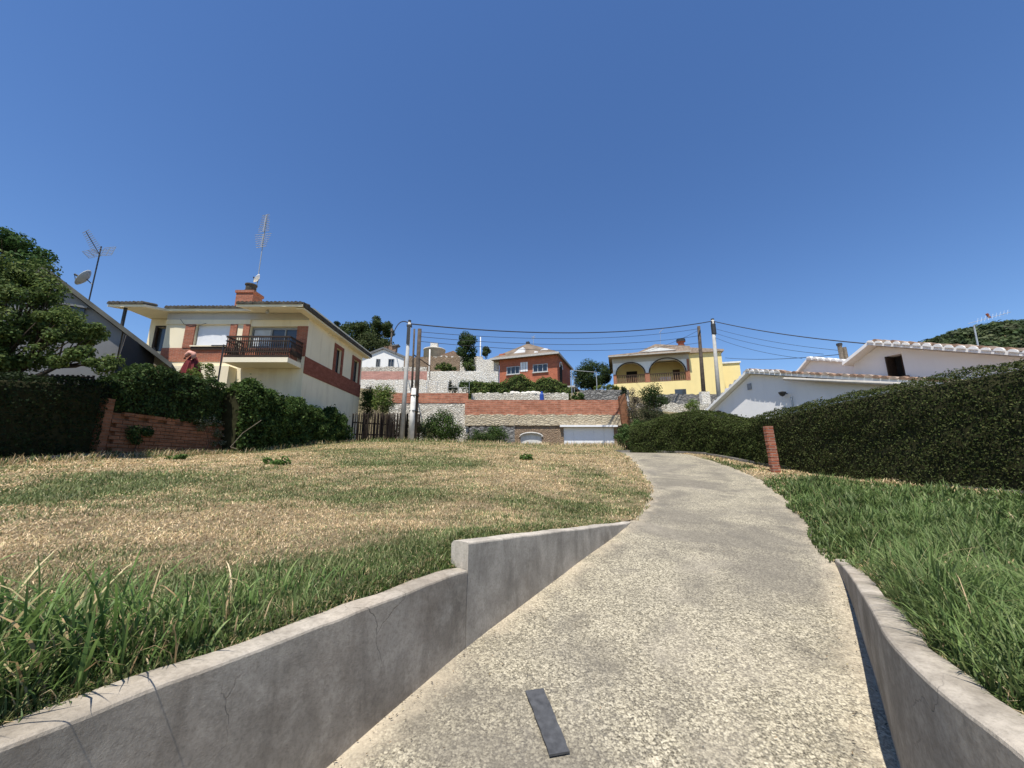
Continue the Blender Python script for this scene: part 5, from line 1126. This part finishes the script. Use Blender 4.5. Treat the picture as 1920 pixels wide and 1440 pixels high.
MB(*fr).prism([(.102, ze+.0), (Rp+.25, ze-.0), (Rp+.25, ze+.2), (.102, ze+.685)], -.22, 8.3).build('roof', 'tile_pale', Yh)
MB(*fr).prism([(-5.2, ze+.32), (-1.4, ze+.32), (pk[0], pk[1]-.12)], -.89, -.852).build('pediment', 'mortar_white', rf2)
MB(*fr).box(-Lp-.5, .12, -.93, -.854, ze-.02, ze+.10).build('gutter', 'gutter', rf2)
c = P(1278, 656, 45.0); ch = MB().lathe([(.34, -1.2), (.34, .55), (.42, .56), (.42, .62), (.34, .63), (.36, .95), (.50, .97), (.50, 1.25), (.35, 1.3)], (c[0], c[1], c[2]), 10).build('chimney', 'clay_red', rf2)
MB().lathe([(.53, .98), (.53, 1.33), (.3, 1.36)], c, 10).build('chimney_cap', 'dark_metal', ch)
MB(*fr).box(-1.8, -.6, -.03, -.002, 8.9, 10.0).build('basement_window', 'window_glass', Yh)
c = P(1238, 652, 44.5); t = thing('roof_aerial', 'thin aerial with a slanted boom on the yellow house roof', 'antenna', (c[0], c[1], c[2]-.3)); MB().tube([(c[0], c[1], c[2]-.5), P(1238, 620, 44.5)], .02, 5).build('mast', 'galvanised', t); MB().tube([P(1236, 624, 44.5), P(1245, 615, 44.3)], .03, 5).build('boom', 'metal', t)
# grey walls below the yellow house
flat_wall('stone_wall', 'weathered grey stone wall below the yellow house', 'wall', 1218, 1400, 739, 757, 38.0, 'grey_stones', .3, 6.0, top_noise=.08)
flat_wall('stone_wall', 'pale patchy stone wall behind the bare shrubs right of the brick parapet', 'wall', 1195, 1330, 756, 782, 35.6, 'white_stones', .3, 3.5, top_noise=.1)
flat_wall('stone_wall', 'grey and white stone wall below the round tree', 'wall', 1088, 1180, 731, 752, 39.5, 'grey_stones', .3, 6.5, top_noise=.07)
flat_wall('gate_pier', 'whitewashed pier at the foot of the dark timber pole', 'pier', 1316, 1332, 734, 760, 37.2, 'whitewashed_stones', .5, 5.0)
# ivy-grown sloping brick pier with a white handrail
t = thing('stair_wall', 'brick stair wall sloping down at the right end of the parapet', 'wall', P(1178, 838, 34.5)); q_ = [(1160, 743), (1171, 738), (1180, 782), (1190, 838), (1180, 845), (1165, 790)]
vs = [P(u, v, 34.55) for u, v in q_]; MB().prism([(p[0], p[2]) for p in vs][::-1], 34.4, 34.9).build('brickwork', 'old_brick', t)
mb = MB(); mb.tube([P(1177, 742, 34.2), P(1178, 760, 34.2), P(1202, 806, 33.4)], .05, 6); mb.build('handrail', 'white_paint', t)
# ================================================================== vegetation on the hill
def P3(u, v, Y): return P(u, v, Y)
OLIVE = [(.045, .062, .022), (.060, .080, .028), (.035, .048, .018), (.080, .095, .035)]
def ground_at(x, y): return float(ground_height(np.array([x]), np.array([y]))[0])
def ptree(name, label, u, v0, v1, wpx, Y, n, leaf, cols, ncl=18, clr=.35, cat='tree', cone=0.0, trunk_r=.12, group=None):
    top, bot = P(u, v0, Y), P(u, v1, Y); hz = (top[2]-bot[2])/2; rx = wpx/2/F*Y*1.25; c = ((top[0]+bot[0])/2, Y, bot[2]+hz)
    cl = rand_clumps(c, (rx*(1-clr*.6), rx*.9, hz*(1-clr*.4)), ncl, rx*clr)
    if cone:
        cl = [((c[0] + (p[0]-c[0])*(1 - cone*(p[2]-bot[2])/(2*hz)), p[1], p[2]), tuple(q*(1-cone*.6*(p[2]-bot[2])/(2*hz)) for q in r)) for p, r in cl]
    g = min(ground_at(c[0], Y), bot[2])
    return plant(name, label, cat, (c[0], Y, g), cl, int(n*1.5), leaf, cols, trunk_r=trunk_r, crown='crown', trunkname='trunk', shell=.3, group=group)
PINE = [(.040, .062, .020), (.055, .080, .026), (.030, .046, .016), (.075, .100, .034)]
ptree('pine_tree', 'rounded umbrella pine left of its taller neighbour above the cream house roof', 672, 603, 662, 60, 60, 6500, .30, PINE, 34, .36)
ptree('pine_tree', 'taller umbrella pine right of its neighbour above the white gabled house', 713, 594, 660, 52, 60, 6500, .30, PINE, 34, .36)
ptree('pine_tree', 'low dark scrubby pines under the umbrella pines', 690, 634, 668, 90, 57, 4200, .28, OLIVE, 18, .35)
ptree('cypress_tree', 'dark slim cypress tip above the cream house roof', 630, 583, 660, 13, 45, 2200, .16, [(.020, .032, .016), (.028, .042, .018)], 26, .75, cone=.6)
ptree('conical_tree', 'dense dark conical tree left of the red brick house', 875, 622, 690, 42, 55, 5200, .24, [(.030, .055, .018), (.045, .075, .024), (.06, .095, .03)], 34, .42, cone=.35)
ptree('small_tree', 'small round tree just left of the red brick house', 912, 648, 674, 18, 56, 1000, .24, OLIVE, 8, .5)
ptree('round_tree', 'round dark green tree between the red and yellow houses', 1108, 673, 735, 66, 49, 8500, .20, [(.038, .062, .022), (.055, .085, .028), (.028, .045, .016)], 30, .34)
# shrubs around the street
def shrub(label, u, v0, v1, wpx, Y, n, leaf, cols, ncl=10, clr=.4, name='shrub', z=None):
    top, bot = P(u, v0, Y), P(u, v1, Y); hz = (top[2]-bot[2])/2; rx = wpx/2/F*Y*1.3; c = ((top[0]+bot[0])/2, Y, bot[2]+hz)
    return plant(name, label, 'shrub', (c[0], Y, bot[2]-.15 if z is None else z), rand_clumps(c, (rx*(1-clr*.5), rx*.7, hz*(1-clr*.3)), int(ncl*2.2), min(rx, hz)*clr*1.45, squash=1.0), int(n*1.3), leaf, cols, trunk_r=.03, shell=.15)
LG = [(.13, .19, .045), (.09, .14, .035), (.18, .22, .06)]
shrub('dark glossy shrub at the back corner of the cream house', 690, 722, 785, 26, 27, 2400, .12, BIG)
shrub('bright yellow-green lemon shrub behind the board fence', 718, 722, 780, 34, 26.5, 2600, .12, LG)
shrub('wide leafy bush behind the right-hand utility pole', 825, 770, 830, 75, 27.5, 6000, .12, BIG, 20, .35)
shrub('scraggly weedy shrub just right of the utility poles', 793, 792, 828, 50, 26.5, 2600, .10, OLIVE + [(.12, .12, .05)], 12)
shrub('low weedy shrub at the foot of the dark stone ledge', 895, 806, 838, 60, 29, 2600, .11, OLIVE + BIG, 14)
shrub('bushy creeper left of the blocked arch niche', 935, 797, 836, 38, 32.5, 2000, .12, BIG, 10)
shrub('dry weedy growth behind the board fence', 755, 790, 826, 40, 27.2, 1600, .10, OLIVE + [(.20, .16, .08)], 10)
shrub('dark evergreen bush with a bare stem behind the pale patchy wall', 1226, 720, 765, 52, 34.5, 2600, .15, [(.035, .055, .018), (.05, .08, .025)], 14, .4)
shrub('bare grey-brown thicket on the slope beside the stair wall', 1190, 728, 800, 26, 33.8, 2200, .12, [(.16, .13, .09), (.10, .085, .06), (.22, .19, .14)], 14, .4)
shrub('tangled dark shrubs on the slope above the far hedge', 1215, 765, 812, 60, 31, 3000, .13, [(.05, .055, .025), (.09, .085, .045), (.035, .05, .018)], 16, .35)
shrub('ivy spilling over the sloping brick stair wall', 1196, 790, 836, 34, 28, 2200, .12, BIG, 12)
shrub('yellow-green hedge plants along the wall under the yellow house', 1135, 722, 734, 60, 41, 1800, .15, LG + [(.22, .20, .05)], 12)
shrub('pale green bush above the white parapet left of the conical tree', 835, 682, 696, 42, 46, 1500, .2, LG + OLIVE, 10)
shrub('green bush below the conical tree', 880, 675, 696, 26, 47, 1000, .2, OLIVE + LG, 8)
shrub('small bush on the terrace wall left of the flowering hedge', 875, 712, 735, 26, 39, 1000, .16, BIG, 8)
shrub('green bush behind the far end of the garden wall', 1085, 735, 752, 26, 38.5, 1000, .15, BIG, 8)
shrub('spiky dark conifer tip at the right end of the brick parapet', 1169, 722, 752, 9, 36.2, 700, .12, [(.03, .045, .02)], 8, .6)
shrub('yellowish bush behind the pale patchy wall near the gate pier', 1300, 750, 776, 24, 34.8, 900, .13, LG, 8)
shrub('narrow dark cactus-like plant before the whitewashed terrace wall', 844, 711, 738, 6, 42.4, 500, .12, [(.02, .03, .015)], 8, .7)
shrub('short dark potted plant beside the narrow cactus-like plant', 853, 722, 738, 9, 42.3, 400, .12, [(.02, .032, .015)], 6, .6)
tag(MB().tube([P(774, 664, 41.5), P(806, 686, 41.5)], .07, 6).tube([P(806, 686, 41.5), P(806, 712, 41.5)], .05, 6).tube([P(774, 664, 41.5), P(774, 712, 41.5)], .05, 6).build('stair_rail', 'dark_wood'), 'dark diagonal stair rail right of the pink brick wall', 'railing')
# rough growth between the lawn's crest and the street
n = 26000; x = RNG.uniform(-9.5, 9, n); y = RNG.uniform(17, 33, n); dens = fbm(x, y, 2.0, 33); ok = RNG.random(n) < np.clip(dens*1.4-.25, 0, 1); x, y, dens = x[ok], y[ok], dens[ok]; n = len(x)
zl = np.where((y < 26) & (x < lawn_right(y)), np.maximum(lawn_surface(x, y), ground_height(x, y)), ground_height(x, y))
c, isg = mixcols(n, np.clip((x*-.05)+.42, .2, .8), GB*1.05, DB)
ok = ~((x > left_edge(np.minimum(y, 19))-.1) & (x < right_edge(np.minimum(y, 19))+.2) & (y < 20))
tag(blades('rough_grass', np.stack([x, y, zl-.02], 1)[ok], (RNG.uniform(.12, .45, n)*np.clip(dens*1.3, .4, 1))[ok]*np.where(y[ok] < 21, .4, 1), RNG.uniform(.015, .035, n)[ok], RNG.uniform(.2, .9, n)[ok], RNG.uniform(0, 6.28, n)[ok], c[ok], c[ok]*1.2, segs=2), 'rough weedy grass between the lawn crest and the street walls', 'grass', kind='stuff')

# ================================================================== white house on the right
Wh_ = thing('white_house', 'white rendered house with clay tile edges behind the clipped hedge', 'house', (16, 18, 1.9))
A = Vector((12.3, 24.0, 0)); dv = Vector((2.9, -10.0, 0)).normalized(); ang = math.atan2(-dv.y, dv.x)     # local x along the wall towards the viewer, local y away from it
fr = (tuple(A), ang)
def onw(u, v, off=0.0):                                     # pixel -> (along, z) on the wall plane moved back by off
    a, dy, dz = ray(u, v); kx = a/dy; o_ = A + Vector((-dv.y, dv.x, 0))*off; s_ = (kx*o_.y - o_.x)/(dv.x - kx*dv.y); Yv = o_.y + s_*dv.y; return s_, CAMZ + dz/dy*Yv
(sl_, zl_), (sp, zp), (sr, zr), (sm, zm) = onw(1322, 780), onw(1408, 700), onw(1700, 718), onw(1478, 706)
sr2, zr2 = sr + 3.0, zr - (zp-zr)/(sr-sp)*3.0
def zroof(s_): return float(np.interp(s_, [sl_, sp, sr2], [zl_, zp, zr2]))
MB(*fr).prism([(sl_+.1, 1.4), (sr2, 1.4), (sr2, zr2-.03), (sp, zp-.05), (sl_+.1, zl_-.05)], 0, 2.6).build('lower_wall', 'white_stucco', Wh_)
lr = MB(*fr); lr.prism([(sl_-.35, zl_-.26), (sp, zp-.02), (sp, zp+.12), (sl_-.35, zl_-.12)], -.34, 3.2); lr.prism([(sp+.003, zp-.02), (sr2, zr2-.02), (sr2, zr2+.12), (sp+.003, zp+.12)], -.34, 3.2); lro = lr.build('lower_roof', 'soiled_white_stucco', Wh_)
def half_tile(name, mat, r, L):
    m2 = MB(); vs = [(math.cos(math.pi*j/6)*r, yy, math.sin(math.pi*j/6)*r*.9) for yy in (0, L) for j in range(7)]
    m2.add(vs, [(j, j+7, j+8, j+1) for j in range(6)] + [tuple(range(7)), tuple(range(13, 6, -1)), (0, 6, 13, 7)]); me = m2.build(name, mat, None); d_ = me.data; bpy.data.objects.remove(me); return d_
TM = {m_: half_tile('tile', m_, .13, .62) for m_ in ('mortar_white', 'mortar_grey', 'tile_clay', 'tile_pale')}
def tile_run(parent, fr_, s0, s1, zf_, off, step, mats, slope, y0=-.40):
    w = wloc(parent); m_ = MB(*fr_); s_ = s0; i = 0
    while s_ < s1:
        o = bpy.data.objects.new('tile', TM[mats[i % len(mats)]]); link(o, parent); q = Vector(m_.T((s_, y0 + random.uniform(-.03, .03), zf_(s_) + off)))
        o.location = q - w; o.rotation_euler = (0, slope + random.uniform(-.05, .05), -fr_[1] + random.uniform(-.05, .05)); o.scale = (1, 1, random.uniform(.85, 1.15)); s_ += step; i += 1
slr = math.atan((zp-zr)/(sr-sp)); sll = math.atan((zp-zl_)/(sp-sl_))
tile_run(lro, fr, sp+.1, sm, zroof, .10, .285, ['mortar_grey', 'mortar_white'], slr)
tile_run(lro, fr, sp+.24, sm, zroof, .15, .285, ['tile_clay', 'tile_pale'], slr, -.32)
tile_run(lro, fr, sm+.05, sr2, zroof, .12, .27, ['tile_clay', 'tile_pale', 'tile_clay'], slr)
tile_run(lro, fr, sl_-.2, sp-.1, zroof, .08, .34, ['mortar_grey', 'mortar_white', 'mortar_grey'], -sll, -.30)
for row in range(1, 6): tile_run(lro, fr, sp+.2+(row % 2)*.13, sr2, zroof, .10, .27, ['tile_clay', 'tile_pale', 'tile_clay', 'tile_clay'], slr, -.34+row*.55)
# gutter
g0, g1_ = onw(1482, 712), onw(1705, 723); MB(*fr).tube([(g0[0], -.40, g0[1]+.02), (g1_[0]+1.5, -.40, g1_[1]-.36)], .075, 8).build('gutter', 'gutter', Wh_)
MB(*fr).add([(g0[0]+1.0, -.33, zroof(g0[0]+1.0)-.10), (sr2, -.33, zroof(sr2)-.10), (sr2, -.02, zroof(sr2)-.10), (g0[0]+1.0, -.02, zroof(g0[0]+1.0)-.10), (g0[0]+1.0, -.33, zroof(g0[0]+1.0)-.03), (sr2, -.33, zroof(sr2)-.03), (sr2, -.02, zroof(sr2)-.03), (g0[0]+1.0, -.02, zroof(g0[0]+1.0)-.03)], [(0, 3, 2, 1), (4, 5, 6, 7), (0, 1, 5, 4), (1, 2, 6, 5), (2, 3, 7, 6), (3, 0, 4, 7)]).build('soffit_board', 'dark_wood', Wh_)
q_ = onw(1406, 725); MB(*fr).box(q_[0]-.12, q_[0]+.12, -.06, -.002, q_[1]-.17, q_[1]+.17).build('wall_vent', 'aluminium_grey', Wh_)
q_ = onw(1476, 738); lm = MB(*fr).tube([(q_[0], -.002, q_[1]), (q_[0], -.28, q_[1]+.02)], .025, 6).build('wall_lamp', 'dark_metal', Wh_); MB(*fr).lathe([(.02, -.16), (.11, -.10), (.17, .03), (.17, .06), (.03, .10)], (q_[0], -.32, q_[1]), 12).build('lamp_shade', 'dark_metal', lm)
q_ = onw(1486, 750); MB(*fr).tube([(q_[0], -.05, q_[1]-1.6), (q_[0], -.05, q_[1]+.15)], .035, 6).build('downpipe', 'galvanised', Wh_)
q_ = onw(1352, 772); MB(*fr).lathe([(.02, -.14), (.12, -.08), (.17, .02), (.03, .10)], (q_[0], -.2, q_[1]), 10).build('wall_lamp', 'dark_metal', Wh_)
# upper wing, set back
off = 2.3; o2 = A + Vector((-dv.y, dv.x, 0))*off; fr2 = (tuple(o2), ang)
(ua, uza), (ub, uzb), (uc, uzc) = onw(1600, 682, off), onw(1645, 648, off), onw(1920, 668, off)
uc2 = uc + 3; slu = (uzb-uzc)/(uc-ub); uzc2 = uzc - slu*3
def zup(s_): return float(np.interp(s_, [ua, ub, uc2], [uza, uzb, uzc2]))
wl_, wzt = onw(1661, 669, off); wr_, wzb = onw(1699, 705, off)
mb = MB(*fr2); mb.prism([(ua, 2), (wl_, 2), (wl_, zup(wl_)-.04), (ub, uzb-.04), (ua, uza-.04)] if wl_ > ub else [(ua, 2), (wl_, 2), (wl_, zup(wl_)-.04), (ua, uza-.04)], 0, 3.0); mb.prism([(wr_, 2), (uc2, 2), (uc2, uzc2-.04), (wr_, zup(wr_)-.04)], 0, 3.0)
mb.prism([(wl_, 2), (wr_, 2), (wr_, wzb), (wl_, wzb)], .002, 3.0); mb.prism([(wl_, wzt), (wr_, wzt), (wr_, zup(wr_)-.04), (wl_, zup(wl_)-.04)], .002, 3.0); mb.build('upper_wall', 'white_stucco', Wh_)
wo = MB(*fr2).box(wl_, wr_, .45, .5, wzb, wzt).build('open_window', 'dark_inside', Wh_)
MB(*fr2).box(wl_+.01, wl_+.06, -.12, .44, wzb+.02, wzt-.02).build('shutter_leaf', 'dark_wood', wo); MB(*fr2).box(wl_+.55*(wr_-wl_), wl_+.62*(wr_-wl_), .38, .445, wzb, wzt).build('mullion', 'brown_door', wo)
MB(*fr2).box(wl_-.08, wr_+.12, -.14, .3, wzb-.10, wzb+.003).build('sill', 'tile_clay', wo)
lr = MB(*fr2); lr.prism([(ua-.1, uza-.10), (ub, uzb-.02), (ub, uzb+.13), (ua-.1, uza+.04)], -.6, 3.4); lr.prism([(ub+.003, uzb-.02), (uc2, uzc2-.02), (uc2, uzc2+.13), (ub+.003, uzb+.13)], -.6, 3.4); uro = lr.build('upper_roof', 'white_stucco', Wh_)
tile_run(uro, fr2, ub+.1, uc2, zup, .10, .31, ['mortar_white'], math.atan(slu), -.68)
tile_run(uro, fr2, ub+.25, uc2, zup, .15, .31, ['tile_clay', 'tile_pale'], math.atan(slu), -.60)
for row in range(1, 6): tile_run(uro, fr2, ub+.2+(row % 2)*.15, uc2, zup, .17, .28, ['tile_pale', 'tile_clay', 'tile_pale'], math.atan(slu), -.68+row*.55)
tile_run(uro, fr2, ua, ub-.1, zup, .06, .3, ['tile_clay'], -math.atan((uzb-uza)/(ub-ua)), .2)
# small link block between the two gables
off3 = 2.8; o3 = A + Vector((-dv.y, dv.x, 0))*off3; fr3 = (tuple(o3), ang)
(la, lza), (lb, lzb), (lc, lzc) = onw(1499, 700, off3), onw(1521, 674, off3), onw(1602, 682, off3)
MB(*fr3).prism([(la, 2), (lc+.3, 2), (lc+.3, lzc-.06), (lb, lzb-.06), (la, lza-.06)], 0, 2.2).build('link_block', 'white_stucco', Wh_)
lk = MB(*fr3).prism([(la-.15, lza-.18), (lb, lzb-.05), (lb, lzb+.05), (la-.15, lza-.06)], -.3, 2.4).prism([(lb+.002, lzb-.05), (lc+.25, lzc-.05), (lc+.25, lzc+.05), (lb+.002, lzb+.05)], -.3, 2.4).build('link_roof', 'white_stucco', Wh_)
tile_run(lk, fr3, lb+.1, lc+.1, lambda s_: lzb + (lzc-lzb)*(s_-lb)/(lc-lb), .05, .30, ['mortar_white'], math.atan((lzb-lzc)/(lc-lb)), -.34)
# flue pair on that house
c = onw(1584, 676, off3+1.0); q_ = Vector(MB((A + Vector((-dv.y, dv.x, 0))*(off3+1.0)), ang).T((c[0], 0, 0)))
t = thing('chimney_stack', 'pair of weathered chimney flues behind the white tile ridge', 'chimney', (q_.x, q_.y, c[1]-.6))
zf0, zf1 = c[1]-.7, CAMZ + ray(1578, 648)[2]/ray(1578, 648)[1]*q_.y
MB().tube([(q_.x-.12, q_.y, zf0), (q_.x-.14, q_.y, zf1)], .10, 8).build('flue', 'weathered_wood', t); MB().tube([(q_.x+.12, q_.y, zf0), (q_.x+.08, q_.y, zf1-.1)], .10, 8).build('flue', 'weathered_wood', t); MB().tube([(q_.x-.14, q_.y, zf1), (q_.x-.14, q_.y, zf1+.12)], .13, 8).build('cowl', 'dark_metal', t)
# aerials behind the ridge
c = P(1836, 664, 16.5); t = thing('television_antenna', 'slanting roof aerial with red tip on the white house against the wooded hill', 'antenna', (c[0], c[1], c[2]-.5))
MB().tube([(c[0], c[1], c[2]-.6), P(1826, 610, 16.5)], .03, 6).build('mast', 'galvanised', t)
bo = MB().tube([P(1815, 607, 16.5), P(1895, 585, 16.3)], .010, 5).build('boom', 'galvanised', t)
for i in range(9): a_ = Vector(P(1828+7*i, 603-2*i, 16.45)); MB().tube([a_ - Vector((.05, .1, .12)), a_ + Vector((.05, -.1, .12))], .004, 4).build('director', 'galvanised', bo)
MB().tube([P(1850, 588, 16.4), P(1856, 596, 16.4)], .05, 6).build('dipole_box', 'rust', bo)

# ================================================================== poles and cables
def pole(name, label, ub, vb, ut, vt, Y, rb, rt, mat, z0=None, head=True):
    b_, t_ = P(ub, vb, Y), P(ut, vt, Y); b_ = (b_[0], Y, z0 if z0 is not None else b_[2]-.3); t = thing(name, label, 'pole', b_)
    MB().tube([b_, (b_[0]*.5+t_[0]*.5, Y, (b_[2]+t_[2])/2), t_], [rb, (rb+rt)/2, rt], 10).build('shaft', mat, t, True)
    if head:
        MB().box(t_[0]-.16, t_[0]+.16, Y-.12, Y+.12, t_[2]-.35, t_[2]-.2).build('bracket', 'dark_metal', t); MB().lathe([(rt*1.05, -.02), (rt*1.1, .12), (rt*.4, .16)], t_, 8).build('cap', 'dark_metal', t)
    return t, Vector(t_)
pa, topA = pole('utility_pole', 'slim grey concrete utility pole, left of the two at the lawn edge', 753, 824, 768, 604, 25.0, .17, .10, 'pole_concrete')
MB().box(topA.x-.11, topA.x+.11, 24.85, 24.89, topA.z-1.6, topA.z-.4).build('junction_box', 'dark_metal', pa)
pb_, topB = pole('utility_pole', 'weathered timber pole strapped to a white concrete stub at the lawn edge', 778, 800, 787, 617, 25.0, .15, .13, 'pole_wood', z0=3.3, head=False)
cb, ct = P(770, 826, 24.75), P(776, 728, 24.75); MB().tube([(cb[0], 24.75, cb[2]-.3), ct], [.21, .15], 8).build('concrete_stub', 'pole_white', pb_, True)
for f_ in (.55, .85): q_ = Vector(cb).lerp(Vector(ct), f_); MB().lathe([(.30, 0), (.30, .06)], (q_.x+.06, 24.87, q_.z), 12).build('strap', 'dark_metal', pb_)
pole('utility_pole', 'thin distant timber pole seen between the two lawn-edge poles', 774, 705, 777, 617, 41.0, .13, .10, 'pole_wood', z0=7.5, head=False)
pole('utility_pole', 'slender white pole on the terrace right of the timber poles', 805, 720, 806, 655, 43.5, .10, .08, 'pole_white', z0=8.6, head=False)
pc, topC = pole('utility_pole', 'tall concrete pole in front of the yellow house carrying the cables', 1347, 745, 1336, 600, 38.0, .22, .15, 'pole_concrete', z0=6.3)
MB().lathe([(.21, -1.6), (.24, -1.5), (.24, -.5), (.2, -.4)], tuple(topC), 8).build('cable_clamp', 'dark_metal', pc)
pd_, topD = pole('utility_pole', 'leaning dark timber pole left of the tall concrete one by the yellow house', 1319, 745, 1310, 612, 37.6, .22, .15, 'pole_wood', z0=6.0, head=False)
pole('utility_pole', 'thin white mast left of the small tree beside the red house', 901, 675, 901, 632, 54.0, .09, .07, 'pole_white', z0=13.0, head=False)
pole('utility_pole', 'leaning grey post on the slope of the far wooded hill', 1838, 657, 1824, 608, 60.0, .20, .16, 'pole_concrete', z0=6.0, head=False) if False else None
def cable(label, pts, r, sag=0.0, group=None):
    a_, b_ = Vector(pts[0]), Vector(pts[1]); n_ = 24; pp = [a_.lerp(b_, i/n_) - Vector((0, 0, sag*4*(i/n_)*(1-i/n_))) for i in range(n_+1)]
    o = MB().tube(pp, r, 5).build('overhead_cable', 'black_cable'); tag(o, label, 'cable', group)
A1 = topA - Vector((0, 0, .12)); C1 = topC - Vector((0, 0, .12))
cable('thick black cable sagging between the left concrete pole and the yellow house pole', (A1, C1), .045, .95)
cable('thick black cable from the yellow house pole down behind the white house', (C1, P(1700, 650, 24.0)), .040, .35)
cable('short black cable curving left from the concrete pole top towards the flue', (A1, P(733, 640, 55.0)), .05, -1.2)
for i, (dz, lab) in enumerate([(.0, 'uppermost'), (.75, 'middle'), (1.5, 'lowest')]):
    cable(f'{lab} of three thin wires between the timber poles left and right', (topB - Vector((0, 0, .2+dz*.45)), topD - Vector((0, 0, .25+dz))), .018, .75, 'thin wires')
for i, (v_, lab) in enumerate([(658, 'uppermost'), (664, 'middle'), (672, 'lowest')]):
    cable(f'{lab} of three thin wires running right from the tall concrete pole', (topC - Vector((0, 0, .9+.5*i)), P(1584-40*i, v_, 26.0)), .015, .3, 'thin wires to the right')
cable('thin black wire from the yellow house annex to the white house flues', (P(1360, 671, 42.0), P(1580, 664, 24.0)), .022, .25)
cable('thin wire rising from the yellow porch roof to the dark timber pole', (P(1160, 668, 44.8), topD - Vector((0, 0, .4))), .016, .5)

# ================================================================== wooded hill far right
def hill_h(x, y):
    x = np.asarray(x, float); y = np.asarray(y, float)
    cx, cy = 338.0, 265.0; h = 74*np.exp(-(((x-cx)/145)**2 + ((y-cy)/110)**2)) + 38*np.exp(-(((x-480)/140)**2 + ((y-250)/130)**2))
    return h + (fbm(x, y, 40, 5)-.5)*12 + 6
xs = np.linspace(120, 640, 80); ys = np.linspace(120, 420, 50); X, Y = np.meshgrid(xs, ys)
tag(grid_mesh('hill', X, Y, hill_h(X, Y), 'hillside_soil'), kind='structure')
nt = 9500; x = RNG.uniform(170, 600, nt); y = RNG.uniform(140, 330, nt); z = hill_h(x, y); ok = (z > 20) & (fbm(x, y, 18, 77) > .27); x, y, z = x[ok], y[ok], z[ok]; nt = len(x)
tr = RNG.uniform(1.8, 4.0, nt); per = 30; d = unit(RNG.normal(size=(nt*per, 3))); rr = np.repeat(tr, per)[:, None]; pos = np.repeat(np.stack([x, y, z+tr*.8], 1), per, 0) + d*rr*np.array([1, 1, .85])*RNG.uniform(.55, 1.0, (nt*per, 1))
tc = palette(nt, [(.050, .075, .030), (.070, .095, .036), (.040, .058, .026), (.085, .10, .05)], jit=.3)
tag(leaves('hill_woods', pos, unit(d + np.array([0, 0, .4])), np.repeat(tr*.62, per), np.repeat(tc, per, 0)*RNG.uniform(.8, 1.2, (nt*per, 1)), 'leaf', None, .8), 'far wooded hillside at the right behind the white house', 'woods', kind='stuff')
